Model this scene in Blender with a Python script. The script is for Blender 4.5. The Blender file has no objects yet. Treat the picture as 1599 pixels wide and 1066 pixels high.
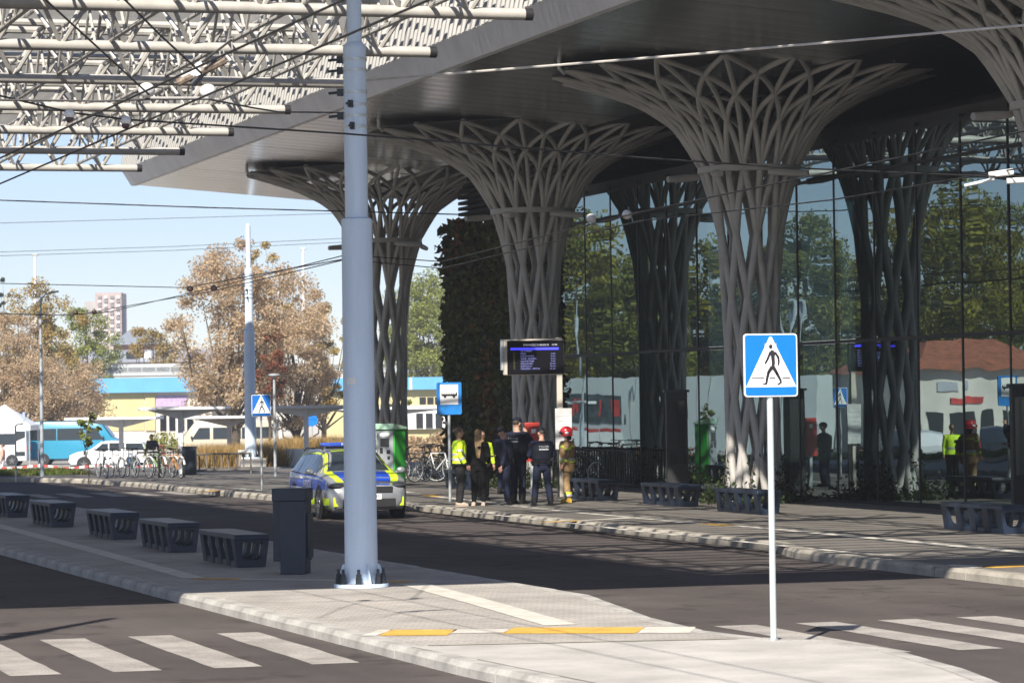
import bpy, math, random
import numpy as np
from mathutils import Vector, Matrix
random.seed(7); rng = np.random.default_rng(7)
SC = bpy.context.scene
COL = SC.collection
PI = math.pi
R = math.radians

# ------------------------------------------------------------------ camera, sky, sun, exposure
# world axes: +Y runs away along the road, +X from the road towards the glass station, z up
EYE = Vector((0, 0, 2.5))
YAW, PITCH, ROLL = R(17.2), math.atan(89 / 5000), R(0.8)
F0 = Vector((math.sin(YAW), math.cos(YAW), 0)); R0 = Vector((math.cos(YAW), -math.sin(YAW), 0)); UPV = Vector((0, 0, 1))
FW = F0 * math.cos(PITCH) + UPV * math.sin(PITCH)
UP0 = UPV * math.cos(PITCH) - F0 * math.sin(PITCH)
CR = R0 * math.cos(ROLL) - UP0 * math.sin(ROLL)
CU = R0 * math.sin(ROLL) + UP0 * math.cos(ROLL)
cam_d = bpy.data.cameras.new('camera'); cam = bpy.data.objects.new('camera', cam_d); COL.objects.link(cam)
cam_d.sensor_fit = 'HORIZONTAL'; cam_d.sensor_width = 36; cam_d.lens = 36 * 5000 / 1599
cam_d.clip_start = 0.5; cam_d.clip_end = 6000
cam_d.dof.use_dof = True; cam_d.dof.focus_distance = 46; cam_d.dof.aperture_fstop = 6.3
m3 = Matrix((CR, CU, -FW)).transposed()
cam.matrix_world = Matrix.Translation(EYE) @ m3.to_4x4()
SC.camera = cam

SUN_EL, SUN_AZ = R(39), R(32.5)          # light travels towards +Y turned 32.5 degrees to +X
L_H = Vector((math.sin(SUN_AZ), math.cos(SUN_AZ), 0))
SUN_DIR = (L_H * math.cos(SUN_EL) - UPV * math.sin(SUN_EL)).normalized()
W = bpy.data.worlds.new('World'); SC.world = W; W.use_nodes = True
wn = W.node_tree; bg = wn.nodes['Background']
sky = wn.nodes.new('ShaderNodeTexSky'); sky.sky_type = 'NISHITA'; sky.sun_disc = False
sky.sun_elevation = SUN_EL
to_sun = -L_H
sky.sun_rotation = math.atan2(to_sun.x, to_sun.y)
sky.altitude = 2000; sky.air_density = 1.0; sky.dust_density = 0.25; sky.ozone_density = 3.0
tint = wn.nodes.new('ShaderNodeMix'); tint.data_type = 'RGBA'; tint.blend_type = 'MULTIPLY'; tint.inputs[0].default_value = 1; tint.inputs[7].default_value = (1.03, .945, 1.0, 1)
wn.links.new(sky.outputs[0], tint.inputs[6]); wn.links.new(tint.outputs[2], bg.inputs[0]); bg.inputs[1].default_value = 0.064
sl = bpy.data.lights.new('sun', 'SUN'); sun = bpy.data.objects.new('sun', sl); COL.objects.link(sun)
sl.energy = 4.2; sl.angle = R(0.53); sl.color = (1.0, 0.93, 0.82)
sun.rotation_euler = SUN_DIR.to_track_quat('-Z', 'Y').to_euler(); sun.location = (0, 0, 60)
vs = SC.view_settings
vs.view_transform = 'Standard'; vs.look = 'None'; vs.gamma = 1; vs.exposure = 1.22; vs.use_curve_mapping = False
SC.cycles.use_denoising = True
SC.cycles.max_bounces = 8; SC.cycles.transparent_max_bounces = 10

# ------------------------------------------------------------------ surveying helpers: sight lines turned into places
def ray(px, py): return FW + CR * ((px - 799.5) / 5000) + CU * ((533 - py) / 5000)
def gp(px, py, z=0.0):
    d = ray(px, py); return EYE + d * ((z - EYE.z) / d.z)
def dp(px, py, dist):
    d = ray(px, py); return EYE + d * (dist / d.dot(F0))
FX = 27.5                                   # plane of the glass facade
def mp(px, py, dist):
    p = dp(px, py, dist); return Vector((2 * FX - p.x, p.y, p.z))
def hgt(px, py, base):                      # height seen at py above a place
    d = (Vector(base) - EYE).dot(F0); return dp(px, py, d).z
def gz(y):                                  # the ground falls away behind the stands
    if y < 118: return 0.0
    if y < 155: return -1.1 * (y - 118) / 37
    if y < 215: return -1.1 - .35 * (y - 155) / 60
    return -1.45

# ------------------------------------------------------------------ materials
MATS = {}
def mat(name, col, rough=.55, metal=0., var=.12, scale=4., bump=0., bscale=40., spec=.5, coat=0., stretch=None, emit=0., island=0., col2=None, dirt=0.):
    if name in MATS: return MATS[name]
    m = bpy.data.materials.new(name); m.use_nodes = True; MATS[name] = m
    nt = m.node_tree; N = nt.nodes; Lk = nt.links
    b = N['Principled BSDF']
    b.inputs['Roughness'].default_value = rough; b.inputs['Metallic'].default_value = metal
    b.inputs['Specular IOR Level'].default_value = spec; b.inputs['Coat Weight'].default_value = coat
    tc = N.new('ShaderNodeTexCoord'); mp_ = N.new('ShaderNodeMapping'); Lk.new(tc.outputs['Object'], mp_.inputs[0])
    if stretch: mp_.inputs['Scale'].default_value = stretch
    nz = N.new('ShaderNodeTexNoise'); nz.inputs['Scale'].default_value = scale; nz.inputs['Detail'].default_value = 6
    nz.inputs['Roughness'].default_value = .62
    Lk.new(mp_.outputs[0], nz.inputs['Vector'])
    mx = N.new('ShaderNodeMix'); mx.data_type = 'RGBA'
    c2 = col2 if col2 else tuple(max(0, c * (1 - 2.2 * var)) for c in col)
    c1 = col if col2 else tuple(min(1, c * (1 + var)) for c in col)
    mx.inputs[6].default_value = (*c1, 1); mx.inputs[7].default_value = (*c2, 1)
    rp = N.new('ShaderNodeMapRange'); rp.inputs[1].default_value = .35; rp.inputs[2].default_value = .68
    Lk.new(nz.outputs[0], rp.inputs[0]); Lk.new(rp.outputs[0], mx.inputs[0])
    out = mx.outputs[2]
    if island:
        ge = N.new('ShaderNodeNewGeometry'); hs = N.new('ShaderNodeHueSaturation')
        a = N.new('ShaderNodeMapRange'); a.inputs[3].default_value = 1 - island; a.inputs[4].default_value = 1 + island
        Lk.new(ge.outputs['Random Per Island'], a.inputs[0]); Lk.new(a.outputs[0], hs.inputs['Value'])
        h = N.new('ShaderNodeMapRange'); h.inputs[3].default_value = .5 - .03 * island; h.inputs[4].default_value = .5 + .04 * island
        mlt = N.new('ShaderNodeMath'); mlt.operation = 'FRACT'; m2 = N.new('ShaderNodeMath'); m2.operation = 'MULTIPLY'; m2.inputs[1].default_value = 7.3
        Lk.new(ge.outputs['Random Per Island'], m2.inputs[0]); Lk.new(m2.outputs[0], mlt.inputs[0]); Lk.new(mlt.outputs[0], h.inputs[0])
        Lk.new(h.outputs[0], hs.inputs['Hue']); Lk.new(out, hs.inputs['Color']); out = hs.outputs[0]
    if dirt:
        n2 = N.new('ShaderNodeTexNoise'); n2.inputs['Scale'].default_value = 60 * scale; n2.inputs['Detail'].default_value = 3
        Lk.new(mp_.outputs[0], n2.inputs['Vector'])
        m4 = N.new('ShaderNodeMix'); m4.data_type = 'RGBA'; m4.blend_type = 'MULTIPLY'
        r2 = N.new('ShaderNodeMapRange'); r2.inputs[1].default_value = .3; r2.inputs[2].default_value = .7
        r2.inputs[3].default_value = 1 - dirt; r2.inputs[4].default_value = 1 + dirt
        Lk.new(n2.outputs[0], r2.inputs[0]); m4.inputs[0].default_value = 1
        Lk.new(out, m4.inputs[6]); Lk.new(r2.outputs[0], m4.inputs[7]); out = m4.outputs[2]
    Lk.new(out, b.inputs['Base Color'])
    rr = N.new('ShaderNodeMapRange'); rr.inputs[3].default_value = max(.02, rough - .08); rr.inputs[4].default_value = min(1, rough + .1)
    Lk.new(nz.outputs[0], rr.inputs[0]); Lk.new(rr.outputs[0], b.inputs['Roughness'])
    if bump:
        nb = N.new('ShaderNodeTexNoise'); nb.inputs['Scale'].default_value = bscale; nb.inputs['Detail'].default_value = 4
        Lk.new(mp_.outputs[0], nb.inputs['Vector']); bp = N.new('ShaderNodeBump'); bp.inputs['Strength'].default_value = bump; bp.inputs['Distance'].default_value = .02
        Lk.new(nb.outputs[0], bp.inputs['Height']); Lk.new(bp.outputs[0], b.inputs['Normal'])
    if emit:
        b.inputs['Emission Color'].default_value = (*col, 1); b.inputs['Emission Strength'].default_value = emit
    return m

def leafmat(name, c1, c2, scale=.35, trans=.35, island=.45):
    m = mat(name, c1, rough=.6, scale=scale, col2=c2, island=island, spec=.25)
    nt = m.node_tree; b = nt.nodes['Principled BSDF']
    # thin leaves: let some light through
    tr = nt.nodes.new('ShaderNodeBsdfTranslucent'); mx = nt.nodes.new('ShaderNodeMixShader'); mx.inputs[0].default_value = trans
    src = b.inputs['Base Color'].links[0].from_socket; nt.links.new(src, tr.inputs[0])
    nt.links.new(b.outputs[0], mx.inputs[1]); nt.links.new(tr.outputs[0], mx.inputs[2])
    nt.links.new(mx.outputs[0], nt.nodes['Material Output'].inputs[0])
    return m

def pavermat(name, c1, c2, mortar, w=.2, h=.1, rot=0., mort=.006, coord='Object', bump=.4):
    m = bpy.data.materials.new(name); m.use_nodes = True; MATS[name] = m
    nt = m.node_tree; N = nt.nodes; Lk = nt.links; b = N['Principled BSDF']
    b.inputs['Roughness'].default_value = .85
    tc = N.new('ShaderNodeTexCoord'); mpn = N.new('ShaderNodeMapping'); mpn.inputs['Rotation'].default_value = (0, 0, rot)
    Lk.new(tc.outputs[coord], mpn.inputs[0])
    br = N.new('ShaderNodeTexBrick'); br.inputs['Scale'].default_value = 1; br.inputs['Brick Width'].default_value = w
    br.inputs['Row Height'].default_value = h; br.inputs['Mortar Size'].default_value = mort
    br.inputs['Color1'].default_value = (*c1, 1); br.inputs['Color2'].default_value = (*c2, 1); br.inputs['Mortar'].default_value = (*mortar, 1)
    br.inputs['Bias'].default_value = 0
    Lk.new(mpn.outputs[0], br.inputs[0])
    nz = N.new('ShaderNodeTexNoise'); nz.inputs['Scale'].default_value = .9; nz.inputs['Detail'].default_value = 8; nz.inputs['Roughness'].default_value = .7
    Lk.new(tc.outputs[coord], nz.inputs['Vector'])
    rp = N.new('ShaderNodeMapRange'); rp.inputs[1].default_value = .3; rp.inputs[2].default_value = .7; rp.inputs[3].default_value = .72; rp.inputs[4].default_value = 1.2
    Lk.new(nz.outputs[0], rp.inputs[0])
    mx = N.new('ShaderNodeMix'); mx.data_type = 'RGBA'; mx.blend_type = 'MULTIPLY'; mx.inputs[0].default_value = 1
    Lk.new(br.outputs['Color'], mx.inputs[6]); Lk.new(rp.outputs[0], mx.inputs[7]); Lk.new(mx.outputs[2], b.inputs['Base Color'])
    bp = N.new('ShaderNodeBump'); bp.inputs['Strength'].default_value = bump; bp.inputs['Distance'].default_value = .006; bp.invert = True
    Lk.new(br.outputs['Fac'], bp.inputs['Height']); Lk.new(bp.outputs[0], b.inputs['Normal'])
    return m

def asphaltmat(name, base=.055, tint=(1.06, 1., .97)):
    m = bpy.data.materials.new(name); m.use_nodes = True; MATS[name] = m
    nt = m.node_tree; N = nt.nodes; Lk = nt.links; b = N['Principled BSDF']; b.inputs['Roughness'].default_value = .8
    b.inputs['Specular IOR Level'].default_value = .08
    tc = N.new('ShaderNodeTexCoord')
    def noise(sc, det, stretch=None):
        n = N.new('ShaderNodeTexNoise'); n.inputs['Scale'].default_value = sc; n.inputs['Detail'].default_value = det; n.inputs['Roughness'].default_value = .65
        if stretch:
            mm = N.new('ShaderNodeMapping'); mm.inputs['Scale'].default_value = stretch; Lk.new(tc.outputs['Object'], mm.inputs[0]); Lk.new(mm.outputs[0], n.inputs['Vector'])
        else: Lk.new(tc.outputs['Object'], n.inputs['Vector'])
        return n.outputs[0]
    def rng_(s, a, c, lo, hi):
        r = N.new('ShaderNodeMapRange'); r.inputs[1].default_value = a; r.inputs[2].default_value = c; r.inputs[3].default_value = lo; r.inputs[4].default_value = hi
        Lk.new(s, r.inputs[0]); return r.outputs[0]
    def mul(a, c):
        k = N.new('ShaderNodeMath'); k.operation = 'MULTIPLY'; Lk.new(a, k.inputs[0]); Lk.new(c, k.inputs[1]); return k.outputs[0]
    a = rng_(noise(.25, 6), .3, .7, .74, 1.3)
    c = rng_(noise(.5, 4, (1.6, .05, 1)), .3, .7, .85, 1.15)      # wheel tracks along the lane
    d = rng_(noise(90, 2), .3, .75, .55, 1.6)
    s = rng_(noise(1.1, 6), .57, .62, 1., .72)
    vo = N.new('ShaderNodeTexVoronoi'); vo.feature = 'DISTANCE_TO_EDGE'; vo.inputs['Scale'].default_value = .3
    wob = N.new('ShaderNodeTexNoise'); wob.inputs['Scale'].default_value = 1.3; wob.inputs['Detail'].default_value = 5; Lk.new(tc.outputs['Object'], wob.inputs['Vector'])
    wm = N.new('ShaderNodeVectorMath'); wm.operation = 'MULTIPLY_ADD'; wm.inputs[1].default_value = (1.3, 1.3, 0); Lk.new(wob.outputs['Color'], wm.inputs[0]); Lk.new(tc.outputs['Object'], wm.inputs[2]); Lk.new(wm.outputs[0], vo.inputs['Vector'])
    crack = rng_(vo.outputs['Distance'], .002, .007, .45, 1.)
    mask = rng_(noise(.22, 2), .5, .6, 0., 1.)
    one = N.new('ShaderNodeMix'); one.data_type = 'FLOAT'; one.inputs[2].default_value = 1.; Lk.new(mask, one.inputs[0]); Lk.new(crack, one.inputs[3])
    oil = rng_(noise(.8, 3, (1.2, .5, 1)), .66, .72, 1., .62)
    v = mul(mul(mul(a, c), mul(d, s)), mul(one.outputs[0], oil))
    cc = N.new('ShaderNodeCombineColor')
    for i, t in enumerate(tint):
        k = N.new('ShaderNodeMath'); k.operation = 'MULTIPLY'; k.inputs[1].default_value = base * t; Lk.new(v, k.inputs[0]); Lk.new(k.outputs[0], cc.inputs[i])
    Lk.new(cc.outputs[0], b.inputs['Base Color'])
    bp = N.new('ShaderNodeBump'); bp.inputs['Strength'].default_value = .5; bp.inputs['Distance'].default_value = .008
    Lk.new(noise(70, 3), bp.inputs['Height']); Lk.new(bp.outputs[0], b.inputs['Normal'])
    return m

# ------------------------------------------------------------------ mesh builder
class MB:
    def __init__(s): s.v = []; s.f = []; s.mi = []; s.cur = 0
    def _add(s, vs_, fs):
        o = len(s.v); s.v += [tuple(p) for p in vs_]; s.f += [tuple(i + o for i in f) for f in fs]; s.mi += [s.cur] * len(fs); return s
    def box(s, c, sz, rz=0., M=None):
        x, y, z = sz[0] / 2, sz[1] / 2, sz[2] / 2
        P = [Vector(p) for p in ((-x, -y, -z), (x, -y, -z), (x, y, -z), (-x, y, -z), (-x, -y, z), (x, -y, z), (x, y, z), (-x, y, z))]
        Rm = M if M is not None else Matrix.Rotation(rz, 3, 'Z')
        return s._add([Rm @ p + Vector(c) for p in P], [(0, 3, 2, 1), (4, 5, 6, 7), (0, 1, 5, 4), (1, 2, 6, 5), (2, 3, 7, 6), (3, 0, 4, 7)])
    def tube(s, pts, r, n=8, caps=True, flat=1.):
        pts = [Vector(p) for p in pts]; k = len(pts)
        rs = list(r) if isinstance(r, (list, tuple)) else [r] * k
        rings = []; u = None
        for i in range(k):
            t = (pts[min(i + 1, k - 1)] - pts[max(i - 1, 0)])
            t = t.normalized() if t.length > 1e-9 else Vector((0, 0, 1))
            if u is None:
                u = t.cross(Vector((0, 0, 1)))
                if u.length < 1e-3: u = t.cross(Vector((0, 1, 0)))
            u = (u - t * u.dot(t))
            u = u.normalized() if u.length > 1e-6 else t.orthogonal().normalized()
            w = t.cross(u)
            rings.append([pts[i] + (u * math.cos(2 * PI * j / n) + w * math.sin(2 * PI * j / n) * flat) * rs[i] for j in range(n)])
        return s.loft(rings, caps)
    def loft(s, rings, caps=True, closed=True):
        n = len(rings[0]); vs_ = [p for rg in rings for p in rg]; fs = []
        for i in range(len(rings) - 1):
            for j in range(n if closed else n - 1):
                a = i * n + j; b = i * n + (j + 1) % n
                fs.append((a, b, b + n, a + n))
        if caps and closed: fs += [tuple(range(n - 1, -1, -1)), tuple((len(rings) - 1) * n + j for j in range(n))]
        return s._add(vs_, fs)
    def lathe(s, prof, n=16, c=(0, 0, 0), a0=0., a1=2 * PI):
        c = Vector(c)
        full = abs(a1 - a0 - 2 * PI) < 1e-6
        rings = [[c + Vector((r * math.cos(a0 + (a1 - a0) * j / (n if full else n - 1)), r * math.sin(a0 + (a1 - a0) * j / (n if full else n - 1)), z)) for j in range(n)] for r, z in prof]
        return s.loft(rings, full and prof[0] != prof[-1], full)
    def prism(s, poly, z0, z1, T=None):
        n = len(poly); T = T or (lambda p: p)
        vs_ = [T(Vector((p[0], p[1], z0))) for p in poly] + [T(Vector((p[0], p[1], z1))) for p in poly]
        return s._add(vs_, [tuple(range(n - 1, -1, -1)), tuple(range(n, 2 * n))] + [(i, (i + 1) % n, n + (i + 1) % n, n + i) for i in range(n)])
    def side(s, poly, x0, x1):                  # (y, z) outline extruded across x
        n = len(poly)
        vs_ = [(x0, p[0], p[1]) for p in poly] + [(x1, p[0], p[1]) for p in poly]
        return s._add(vs_, [tuple(range(n)), tuple(range(2 * n - 1, n - 1, -1))] + [(n + i, n + (i + 1) % n, (i + 1) % n, i) for i in range(n)])
    def ell(s, c, r, n=12, m=8, M=None):
        c = Vector(c); rings = []
        for i in range(m + 1):
            a = -PI / 2 + PI * (i + .001 if i == 0 else (i - .001 if i == m else i)) / m
            rg = [Vector((r[0] * math.cos(a) * math.cos(2 * PI * j / n), r[1] * math.cos(a) * math.sin(2 * PI * j / n), r[2] * math.sin(a))) for j in range(n)]
            rings.append([(M @ p if M is not None else p) + c for p in rg])
        return s.loft(rings)
    def quad(s, a, b, c, d): return s._add([a, b, c, d], [(0, 1, 2, 3)])
    def poly(s, pts): return s._add(pts, [tuple(range(len(pts)))])
    def mesh(s, name, mats, smooth=True, ang=38):
        me = bpy.data.meshes.new(name); me.from_pydata(s.v, [], s.f)
        for m in (mats if isinstance(mats, (list, tuple)) else [mats]): me.materials.append(m)
        if len(me.materials) > 1: me.polygons.foreach_set('material_index', s.mi)
        if smooth:
            me.shade_smooth(); me.set_sharp_from_angle(angle=R(ang))
        me.update(); return me
    def build(s, name, mats, parent=None, smooth=True, bevel=0., loc=None, rz=None, seg=2):
        o = link(name, s.mesh(name, mats, smooth), parent)
        if bevel:
            bv = o.modifiers.new('bevel', 'BEVEL'); bv.width = bevel; bv.segments = seg; bv.limit_method = 'ANGLE'; bv.angle_limit = R(40)
        if loc is not None: o.location = loc
        if rz is not None: o.rotation_euler = (0, 0, rz)
        return o
def link(name, data, parent=None, loc=None, rot=None, scale=None):
    o = bpy.data.objects.new(name, data); COL.objects.link(o)
    if parent is not None: o.parent = parent
    if loc is not None: o.location = loc
    if rot is not None: o.rotation_euler = rot
    if scale is not None: o.scale = scale
    return o
def tag(o, label=None, cat=None, group=None, kind=None):
    if label: o['label'] = label
    if cat: o['category'] = cat
    if group: o['group'] = group
    if kind: o['kind'] = kind
    return o
def thing(name, label, cat, loc=(0, 0, 0), rz=0., group=None):
    o = bpy.data.objects.new(name, None); COL.objects.link(o); o.location = loc; o.rotation_euler = (0, 0, rz); o.empty_display_size = .2; o['kind'] = 'thing'
    return tag(o, label, cat, group)
def dup(o, loc=None, rz=None, label=None, parent=None, scale=None):
    c = o.copy(); COL.objects.link(c)
    if parent is not None: c.parent = parent
    if loc is not None: c.location = loc
    if rz is not None: c.rotation_euler = (0, 0, rz)
    if scale is not None: c.scale = (scale,) * 3
    if label: c['label'] = label
    for ch in list(o.children): dup(ch, parent=c)
    return c
def struct(o, label=None): o['kind'] = 'structure'; return o
def facing(dx, dy): return math.atan2(-dx, dy)
def txt(s, size, m, parent, loc, rot, name='lettering', ex=.002, align='CENTER', sx=1.):
    c = bpy.data.curves.new(name, 'FONT'); c.body = s; c.size = size; c.extrude = ex; c.align_x = align; c.align_y = 'CENTER'; c.resolution_u = 1
    o = bpy.data.objects.new('text_tmp', c); COL.objects.link(o)
    me = bpy.data.meshes.new_from_object(o.evaluated_get(bpy.context.evaluated_depsgraph_get())); bpy.data.objects.remove(o); bpy.data.curves.remove(c)
    me.materials.clear(); me.materials.append(m); me.name = name
    o = link(name, me, parent, loc, rot); o.scale = (sx, 1, 1); return o

# shared materials
M_asph = asphaltmat('asphalt', .076, (1.13, .98, .94))
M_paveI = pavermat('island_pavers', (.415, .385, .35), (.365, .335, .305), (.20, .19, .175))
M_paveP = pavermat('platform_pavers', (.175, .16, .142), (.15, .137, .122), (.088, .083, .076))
M_slab = mat('slab_concrete', (.44, .42, .39), .85, var=.1, scale=1.2, bump=.2, bscale=60, dirt=.12)
M_kerb = mat('kerb_concrete', (.40, .385, .36), .85, var=.16, scale=2.5, bump=.35, bscale=30, dirt=.2)
M_kerbY = mat('kerb_cream_concrete', (.36, .33, .28), .85, var=.14, scale=2.5, bump=.35, bscale=30, dirt=.2)
M_mark = mat('road_paint', (.34, .315, .29), .8, var=.14, scale=1.6, dirt=.45, bump=.3, bscale=80)
M_tactW = mat('white_tactile_tile', (.56, .53, .47), .8, var=.1, scale=4, dirt=.15)
M_tactY = mat('yellow_tactile_tile', (.62, .36, .06), .8, var=.12, scale=4, dirt=.15)
M_pole = mat('grey_blue_pole_paint', (.55, .655, .78), .42, var=.06, scale=1.3, spec=.5, dirt=.04, stretch=(3, 3, .4))
M_galv = mat('galvanised_steel', (.50, .53, .54), .45, .55, var=.1, scale=9)
M_dark = mat('dark_bolt_steel', (.03, .035, .045), .5, .4)
M_char = mat('charcoal_blue_paint', (.011, .021, .042), .42, var=.12, scale=6, bump=.05, bscale=90)
M_blk = mat('matt_black', (.012, .012, .014), .6)
M_colp = mat('column_paint', (.40, .385, .365), .5, var=.10, scale=1.2, dirt=.05)
M_blade = mat('grey_blade_metal', (.36, .355, .34), .5, .2, var=.1, scale=1)
M_truss = mat('cream_truss_paint', (.42, .405, .375), .5, var=.08, scale=2, dirt=.06)
M_white = mat('white_paint', (.74, .74, .73), .45, var=.05)
M_wire = mat('wire_black', (.03, .03, .032), .5, .3)
M_blue = mat('sign_blue', (.01, .14, .50), .35, var=.03)
M_sblue = mat('bright_sign_blue', (.006, .155, .58), .35, var=.03, spec=.3)
M_gdark = mat('dark_vehicle_glass', (.012, .016, .02), .06, spec=.8)
M_tyre = mat('tyre_rubber', (.018, .018, .019), .8)
M_rim = mat('alloy_rim', (.35, .35, .36), .35, .7)
M_skin = mat('skin', (.50, .28, .20), .55, var=.06)
# ------------------------------------------------------------------ ground, road, island, platform
M_gnd = mat('dry_ground', (.27, .25, .21), .95, var=.15, scale=.15, dirt=.15)
M_lot = mat('car_park_asphalt', (.30, .285, .265), .9, var=.12, scale=.2, dirt=.15)
def sheet(name, pts, z, m, parent=None, thick=None):
    b = MB()
    if thick: b.prism([(p[0], p[1]) for p in pts], z - thick, z)
    else: b.poly([(p[0], p[1], z) for p in pts])
    return b.build(name, m, parent, smooth=False)
b = MB()
ys = [-300, -20, 60, 117.9] + [118 + 4 * i for i in range(30)] + [300, 600, 1500, 4500]
xs = [-3500, -300, -60, -20, 0, 20, 40, 80, 200, 500, 3500]
b._add([(x, y, gz(y) - .06) for y in ys for x in xs], [(j * len(xs) + i, j * len(xs) + i + 1, (j + 1) * len(xs) + i + 1, (j + 1) * len(xs) + i) for j in range(len(ys) - 1) for i in range(len(xs) - 1)])
struct(b.build('ground', M_gnd, smooth=True))
road = struct(sheet('road', [(-6, -10), (27, -10), (27, 112), (-6, 112)], 0.0, M_asph))
b = MB()
lot_y = [119, 125, 135, 145, 155, 175, 195, 215, 236]
b._add([(x, y, gz(y) - .02) for y in lot_y for x in (-60, 95)], [(2 * i, 2 * i + 1, 2 * i + 3, 2 * i + 2) for i in range(len(lot_y) - 1)])
struct(b.build('car_park', M_lot))

def kerbline(parent, pts, L=1.0, w=.20, top=.13, m=None, inside=1, nm='kerb_stone'):
    """individual kerb stones along a line; the stone lies on the left of the line (inside=1) or on the right"""
    m = m or M_kerb
    st = MB(); h = top + .12
    st.side([(-.0, -.12), (-.0, top - .05), (.035, top), (w, top), (w, -.12)], 0, .985)
    me = st.mesh(nm, m, smooth=False)
    stm = MB(); stm.side([(0., -.12), (0., top - .05), (-.035, top), (-w, top), (-w, -.12)][::-1], 0, .985)
    me = me if inside == 1 else stm.mesh(nm, m, smooth=False)
    P = [Vector((p[0], p[1], 0)) for p in pts]
    for a, c in zip(P[:-1], P[1:]):
        d = c - a; k = max(1, round(d.length / L)); t = d.normalized(); ang = math.atan2(t.y, t.x)
        for i in range(k):
            o = link(nm, me, parent, a + d * (i / k), (random.uniform(-.006, .006), 0, ang + random.uniform(-.006, .006)), (d.length / k, 1, 1))
            o.location.z = random.uniform(-.003, .003)

# the long bus island: left kerb, nose, right kerb with the crossing notch
LK = [(7.45, 106), (7.6, 60), (7.72, 48), (7.82, 41), (7.95, 35), (8.1, 28), (8.3, 25), (8.8, 22.4), (9.6, 21.0)]
RK = [(9.6, 21.0), (10.6, 21.4), (11.35, 23), (11.85, 25.2), (12.15, 27.3), (12.08, 28.6), (11.62, 29.3), (11.45, 30.5), (11.6, 32.4), (11.98, 34.8), (12.28, 36.6), (12.25, 39), (12.2, 50), (12.3, 75), (12.3, 106)]
island = struct(sheet('bus_island', [(x + .18, y) for x, y in LK[:-1]] + [(9.7, 21.3), (10.5, 21.6)] + [(x - .18, y) for x, y in RK[2:]], .128, M_paveI, thick=.2))
kerbline(island, LK, 1.0, .22, .13, M_kerb, 1)
kerbline(island, RK, 1.0, .20, .13, M_kerb, 1)
ZI = .1325
def strip(parent, a, c, w, z, m, nm):
    a = Vector((a[0], a[1], 0)); c = Vector((c[0], c[1], 0)); t = (c - a).normalized(); n = Vector((-t.y, t.x, 0)) * (w / 2)
    return sheet(nm, [a - n, c - n, c + n, a + n], z, m, parent)
# smooth slab at the nose
b = MB(); slabp = [(8.14, 29.75), (8.3, 28), (8.5, 25.2), (8.95, 22.8), (9.7, 21.4), (10.5, 21.7), (11.15, 23.1), (11.62, 25.3), (11.9, 27.3), (11.82, 28.4), (11.4, 29.1)]
n0 = len(slabp); b.poly([(x, y, ZI + .002) for x, y in slabp]); b.build('crossing_slab', M_slab, island, smooth=False)
strip(island, (8.34, 29.82), (11.3, 29.22), .12, ZI + .004, M_kerbY, 'edging_strip')
# tactile guidance lines
def gpl(px, py): p = gp(px, py, ZI); return (p.x, p.y)
S1 = [gpl(-160, 783), gpl(0, 821), gpl(150, 860), gpl(304, 902)]
for a, c in zip(S1[:-1], S1[1:]): strip(island, a, c, .30, ZI, M_tactW, 'guidance_strip')
def seg(px0, px1, py0, py1, m, w=.30, nm='guidance_strip', z=ZI): return strip(island, gpl(px0, py0), gpl(px1, py1), w, z, m, nm)
seg(304, 376, 903, 903.5, M_tactY); seg(376.5, 600, 903.5, 906.5, M_tactW); seg(600.5, 640, 906.5, 908, M_tactY)
S3 = [gpl(641, 910), gpl(760, 942), gpl(876, 975)]
for a, c in zip(S3[:-1], S3[1:]): strip(island, a, c, .36, ZI + .001, M_tactW, 'guidance_strip')
seg(578, 600, 987, 987, M_tactW, .8); seg(601, 706, 987, 986.5, M_tactY, .8); seg(707, 792, 984.8, 984, M_tactW, .5)
seg(793, 1000, 983.6, 983.2, M_tactY, .85); seg(1001, 1082, 983, 982.6, M_tactW, .85)

# platform in front of the station
PK = [(18.3, 20), (18.35, 42), (18.55, 45.5), (19.15, 48), (19.25, 60), (19.3, 73), (18.6, 76.5), (18.1, 80), (17.85, 86), (17.6, 95), (17.0, 101.5), (15.6, 104.6), (12.6, 106.2), (-8, 106.8)]
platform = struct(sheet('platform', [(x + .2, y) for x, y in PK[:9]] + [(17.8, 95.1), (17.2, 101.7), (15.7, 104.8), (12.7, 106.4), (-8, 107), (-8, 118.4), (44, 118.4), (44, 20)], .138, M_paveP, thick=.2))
kerbline(platform, PK, 1.0, .24, .145, M_kerbY, -1)
ZP = .1425
def gpp(px, py): p = gp(px, py, ZP); return (p.x, p.y)
L1 = [(560, 757), (660, 772), (720, 779), (800, 788.5), (880, 797), (960, 804.5), (1100, 817), (1210, 826), (1400, 843), (1620, 864)]
yel = {(660, 772), (1100, 817)}
for (a, c), (d, e) in zip(L1[:-1], L1[1:]):
    m = M_tactY if (a, c) in yel else M_tactW
    if (a, c) in yel:
        k = .4; q = (a + (d - a) * k, c + (e - c) * k)
        strip(platform, gpp(a, c), gpp(*q), .3, ZP, M_tactY, 'guidance_strip'); strip(platform, gpp(*q), gpp(d, e), .3, ZP, M_tactW, 'guidance_strip')
    else: strip(platform, gpp(a, c), gpp(d, e), .3, ZP, m, 'guidance_strip')
L2 = [(600, 782), (660, 790), (760, 802), (847, 811), (1000, 829), (1200, 849), (1330, 862), (1420, 868)]
for (a, c), (d, e) in zip(L2[:-1], L2[1:]): strip(platform, gpp(a, c), gpp(d, e), .16, ZP, M_tactW, 'edge_strip')
strip(platform, gpp(845, 815), gpp(905, 812.5), .3, ZP + .002, M_tactY, 'guidance_strip'); strip(platform, gpp(906, 812.5), gpp(1010, 806.5), .3, ZP + .002, M_tactW, 'guidance_strip')
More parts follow.
